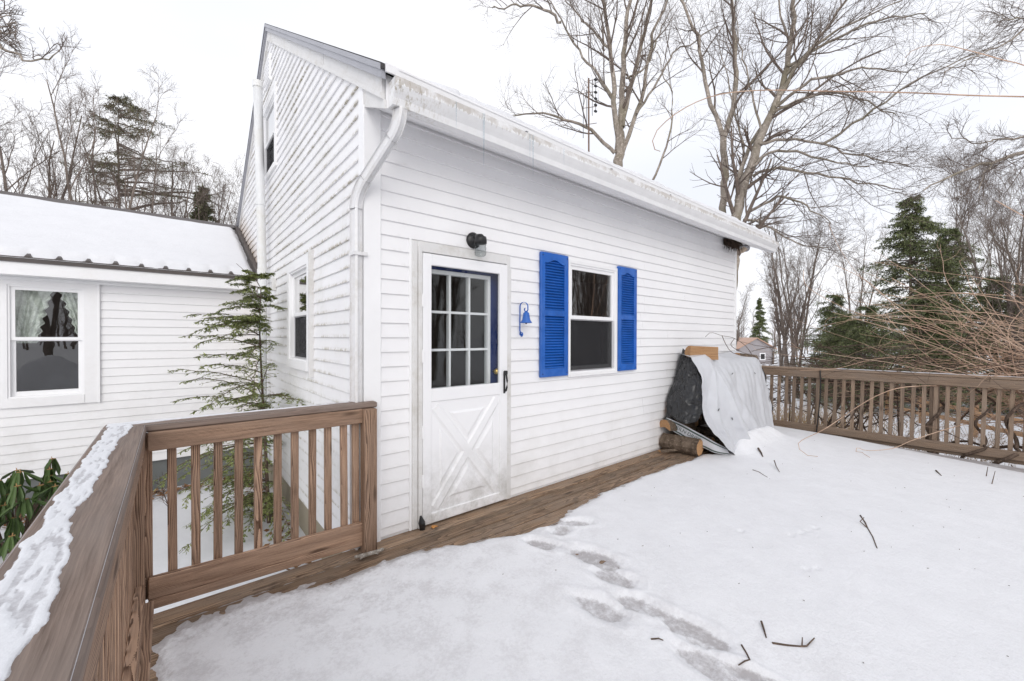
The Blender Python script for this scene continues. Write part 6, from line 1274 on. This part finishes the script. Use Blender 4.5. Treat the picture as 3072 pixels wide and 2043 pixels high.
# dry weeds standing in the snow outside
g = np.random.default_rng(10); n = 900; x = g.uniform(6.75, 14, n); y = g.uniform(-5.5, 1.5, n); z = ground_z(x, y); hgt = g.uniform(0.15, 0.65, n); P = np.zeros((n, 4, 3)); t = np.linspace(0, 1, 4)
P[..., 0] = x[:, None]+g.normal(0, .08, n)[:, None]*t**2; P[..., 1] = y[:, None]+g.normal(0, .08, n)[:, None]*t**2; P[..., 2] = z[:, None]-0.02+hgt[:, None]*t
W, WR = spawn(P, np.full((n, 4), 0.0035), 4, 0.35, 1.0, 0.11, 40, 3, 0.7, g, 0.1, 0.1, 0.6, 0, 0.002)
V1, F1 = tubes(P, np.broadcast_to(np.linspace(0.004, 0.002, 4), (n, 4)), 3); V2, F2 = tubes(W, WR, 3)
c = W[:, -1]; dl = np.array([0.009, 0.009, 0.012]); Vd = (c[:, None]+np.array([[1, 0, 0], [0, 1, 0], [-1, 0, 0], [0, -1, 0], [0, 0, 1], [0, 0, -1]])[None]*dl).reshape(-1, 3)
base = np.arange(len(c))[:, None, None]*6; Fd = (base+np.array([[0, 1, 4], [1, 2, 4], [2, 3, 4], [3, 0, 4], [1, 0, 5], [2, 1, 5], [3, 2, 5], [0, 3, 5]])[None]).reshape(-1, 3)
tag(obj('dry_weeds', fast_mesh('dry_weeds', np.concatenate([V1, V2, Vd]), [np.concatenate([F1, F2+len(V1)]), Fd+len(V1)+len(V2)], M_weed)), 'dry brown weeds standing in the snow outside the railing', 'weeds', kind='stuff')
# tan grass clump behind the left end of the far railing
n = 700; x = 10.0+g.normal(0, 0.5, n); y = -0.1+g.normal(0, 0.7, n); P = np.zeros((n, 5, 3)); t = np.linspace(0, 1, 5); P[..., 0] = x[:, None]+g.normal(0, .25, n)[:, None]*t**2; P[..., 1] = y[:, None]+g.normal(0, .25, n)[:, None]*t**2; P[..., 2] = ground_z(x, y)[:, None]+g.uniform(.4, 1.0, n)[:, None]*t
V1, F1 = tubes(P, np.broadcast_to(np.linspace(0.006, 0.002, 5), (n, 5)), 3); tag(obj('tall_grass', fast_mesh('tall_grass', V1, F1, plain('tan_grass', (0.42, 0.30, 0.17), 0.9, 0.2, 3))), 'tan clump of tall dead grass behind the railing', 'grass', kind='stuff')
# leaf litter along the wing foundation
n = 700; x = g.uniform(-2.6, -0.1, n); y = 4.22-np.abs(g.normal(0, 0.16, n)); k = g.random(n) < 0.3; x[k] = -0.05-np.abs(g.normal(0, .14, k.sum())); y[k] = g.uniform(0.6, 4.2, k.sum()); z = ground_z(x, y)+g.uniform(0.0, 0.03, n)
a = g.uniform(0, 6.28, n); s = g.uniform(0.02, 0.045, n); tl = g.normal(0, .35, (n, 2)); u_ = np.stack([np.cos(a), np.sin(a), tl[:, 0]], -1)*s[:, None]; v_ = np.stack([-np.sin(a), np.cos(a), tl[:, 1]], -1)*s[:, None]*0.6; c = np.stack([x, y, z+0.008], -1)
V = np.stack([c-u_, c-v_*0.8, c+u_, c+v_], 1).reshape(-1, 3); tag(obj('leaf_litter', fast_mesh('leaf_litter', V, np.arange(len(V)).reshape(-1, 4), M_litter)), 'brown dead leaves blown against the foundation', 'leaves', kind='stuff')
# dead twiggy weed by the sapling
g = np.random.default_rng(14); P0 = np.array([[(-1.0, 2.6, -0.62), (-1.02, 2.62, -0.35), (-1.08, 2.6, -0.12), (-1.1, 2.55, 0.0)]]); A, RA = spawn(P0, np.full((1, 4), 0.004), 9, 0.3, 1, 0.25, 45, 6, 0.7, g, 0.05, 0.2, 0.5); B, RB = spawn(A, RA, 4, 0.2, 1, 0.10, 45, 4, 0.7, g, 0.0, 0.2, 0.5, 0, 0.0015)
tag(obj('dead_weed', crown_mesh('dead_weed', [(P0, np.full((1, 4), 0.004), 5), (A, RA, 4), (B, RB, 3)], M_vine)), 'wiry dead weed in the snow behind the short railing', 'weed')

# ================================================================ far things
# antenna mast behind the ridge
an = thing('tv_antenna', 'rusty television antenna mast rising above the roof', 'antenna', (7.6, 4.4, -0.9))
M_rust = plain('rusty_steel', (0.16, 0.10, 0.07), 0.7, 0.3, 12)
MB().tube([(7.67, 4.38, -1.0), (7.67, 4.38, 4.0), (7.66, 4.40, 8.41)], 0.022, 8).build('mast', M_rust, an, True)
MB().tube([(7.66, 4.40, 8.35), (7.82, 4.26, 8.38)], 0.008, 6).build('boom', M_rust, an)
for (px, py, zlo, zhi) in ((7.80, 4.27, 7.55, 8.70), (7.73, 4.33, 7.4, 8.35), (7.55, 4.49, 6.8, 7.95), (7.62, 4.43, 7.1, 8.1)):
    MB().tube([(px, py, zlo), (px, py, zhi)], 0.008, 6).build('element', M_black, an)
for k in range(6): MB().box(7.76, 7.84, 4.25, 4.30, 7.5+k*0.17, 7.54+k*0.17).build('insulator', M_black, an)
for z in (7.15, 7.6, 8.0): MB().tube([(7.52, 4.52, z), (7.82, 4.25, z+0.05)], 0.008, 6).build('cross_arm', M_rust, an)
# small grey house beyond the trees
bh = thing('grey_house', 'small distant grey house with a copper coloured snowy roof', 'house', (77, 23, -3.1))
G0 = Vector((73.9, 25.8, 0)); G1 = Vector((78.3, 22.1, 0)); uu_ = (G1-G0).normalized(); bk = Vector((-uu_.y, uu_.x, 0)); bk = bk if bk.dot(Vector((1, 0.4, 0))) > 0 else -bk
W_ = (G1-G0).length; zb, ze, zp = -3.6, -0.25, 1.35; Ln = 13.0
def Q3(u, b, z): v = G0+uu_*u+bk*b; return (v.x, v.y, z)
V = [Q3(0, 0, zb), Q3(W_, 0, zb), Q3(W_, 0, ze), Q3(W_/2, 0, zp), Q3(0, 0, ze), Q3(0, Ln, zb), Q3(W_, Ln, zb), Q3(W_, Ln, ze), Q3(W_/2, Ln, zp), Q3(0, Ln, ze)]
pymesh('wall', V, [(0, 1, 2, 3, 4), (5, 9, 8, 7, 6), (0, 4, 9, 5), (1, 6, 7, 2)], M_greyhouse, bh)
def gslab(a, b, name, mat, dz, t, o=-0.35, e=0.35):
    P = [Q3(u, bb, z+d_) for (u, z) in (a, b) for bb in (o, Ln+e) for d_ in (dz-t, dz)]
    return pymesh(name, P, [(0, 1, 3, 2), (4, 6, 7, 5), (0, 4, 5, 1), (2, 3, 7, 6), (0, 2, 6, 4), (1, 5, 7, 3)], mat, bh)
gslab((W_/2, zp), (W_+0.45, ze-0.25), 'roof', M_copper, 0.16, 0.14); gslab((W_/2, zp), (-0.45, ze-0.25), 'roof', M_copper, 0.16, 0.14)
gslab((W_/2+W_*0.28, zp-0.85), (W_+0.40, ze-0.21), 'roof_snow', M_snow, 0.26, 0.12, 0.6, -0.3)
pw = pymesh('window', [Q3(W_*.60, -0.08, -2.35), Q3(W_*.77, -0.08, -2.35), Q3(W_*.77, -0.08, -1.15), Q3(W_*.60, -0.08, -1.15), Q3(W_*.60, 0, -2.35), Q3(W_*.77, 0, -2.35), Q3(W_*.77, 0, -1.15), Q3(W_*.60, 0, -1.15)], [(0, 1, 2, 3), (0, 4, 5, 1), (1, 5, 6, 2), (2, 6, 7, 3), (3, 7, 4, 0)], M_clean, bh)
pymesh('pane', [Q3(W_*.625, -0.10, -2.2), Q3(W_*.745, -0.10, -2.2), Q3(W_*.745, -0.10, -1.3), Q3(W_*.625, -0.10, -1.3)], [(0, 1, 2, 3)], M_black, pw)
# split rail fence
sfn = thing('split_rail_fence', 'orange brown split rail fence standing in the snow outside', 'fence', (14.4, -2.4, -1.0))
FP = [(17.6, -0.35), (16.1, -1.3), (14.40, -2.37), (13.2, -3.3), (12.0, -4.3)]
for (x, y) in FP: z = float(ground_z(x, y)); board('post', (x, y, z-0.1), (x+0.01, y-0.02, z+0.80), 0.13, 0.10, M_split, sfn, up=(1, 0, 0), bev=0.015)
for (a, b) in zip(FP, FP[1:]):
    for dz in (0.62, 0.32): board('rail', (a[0], a[1], float(ground_z(*a))+dz+random.uniform(-.03, .03)), (b[0], b[1], float(ground_z(*b))+dz+random.uniform(-.03, .03)), 0.07, 0.10, M_split, sfn, bev=0.02)
# snow bank beyond the deck, mirrored in the wing window
n1 = 60; ax = np.linspace(-6.5, -1.9, n1); ay = np.linspace(-9.0, -5.0, 40); AX, AY = np.meshgrid(ax, ay, indexing='ij')
hh = 1.35*np.exp(-((AX+3.7)/0.75)**2-((AY+7)/0.9)**2)+1.0*np.exp(-((AX+4.9)/0.8)**2-((AY+6.6)/0.9)**2)+0.9*np.exp(-((AX+2.7)/0.6)**2-((AY+6.5)/0.9)**2); hh *= 0.8+0.5*fbm(AX*1.5, AY*1.5, 101)
tag(obj('snow_bank', fast_mesh('snow_bank', np.stack([AX, AY, -0.68+hh], -1).reshape(-1, 3), grid_faces(n1, 40), M_snow, True)), 'shovelled snow bank across the yard, mirrored in the wing window', 'snow bank', kind='stuff')
# far wood on the horizon
g = np.random.default_rng(30); n = 330; ang = g.uniform(math.radians(-125), math.radians(125), n); dist = g.uniform(70, 150, n); x = -1+np.cos(ang)*dist; y = -2.7+np.sin(ang)*dist; H = g.uniform(7, 12, n); K = 6; t = np.linspace(0, 1, K)
P = np.zeros((n, K, 3)); P[..., 0] = x[:, None]+g.normal(0, .4, (n, K)).cumsum(1)*0.3; P[..., 1] = y[:, None]+g.normal(0, .4, (n, K)).cumsum(1)*.3; P[..., 2] = ground_z(x, y)[:, None]-0.2+H[:, None]*t
R = 0.16*np.linspace(1, 0.15, K)[None]*np.ones((n, 1)); A, RA = spawn(P, R, 14, 0.15, 1, 3.0, 40, 5, 0.5, g, 0.25, 0.12, 0.3, 0, 0.03); B, RB = spawn(A, RA, 6, 0.1, 1, 1.4, 42, 3, 0.6, g, 0.15, 0.15, 0.4, 0, 0.022)
tag(obj('far_wood', crown_mesh('far_wood', [(P, R, 5), (A, RA, 3), (B, RB, 3)], M_farbark)), 'far off brown leafless wood along the horizon', 'wood', kind='stuff')
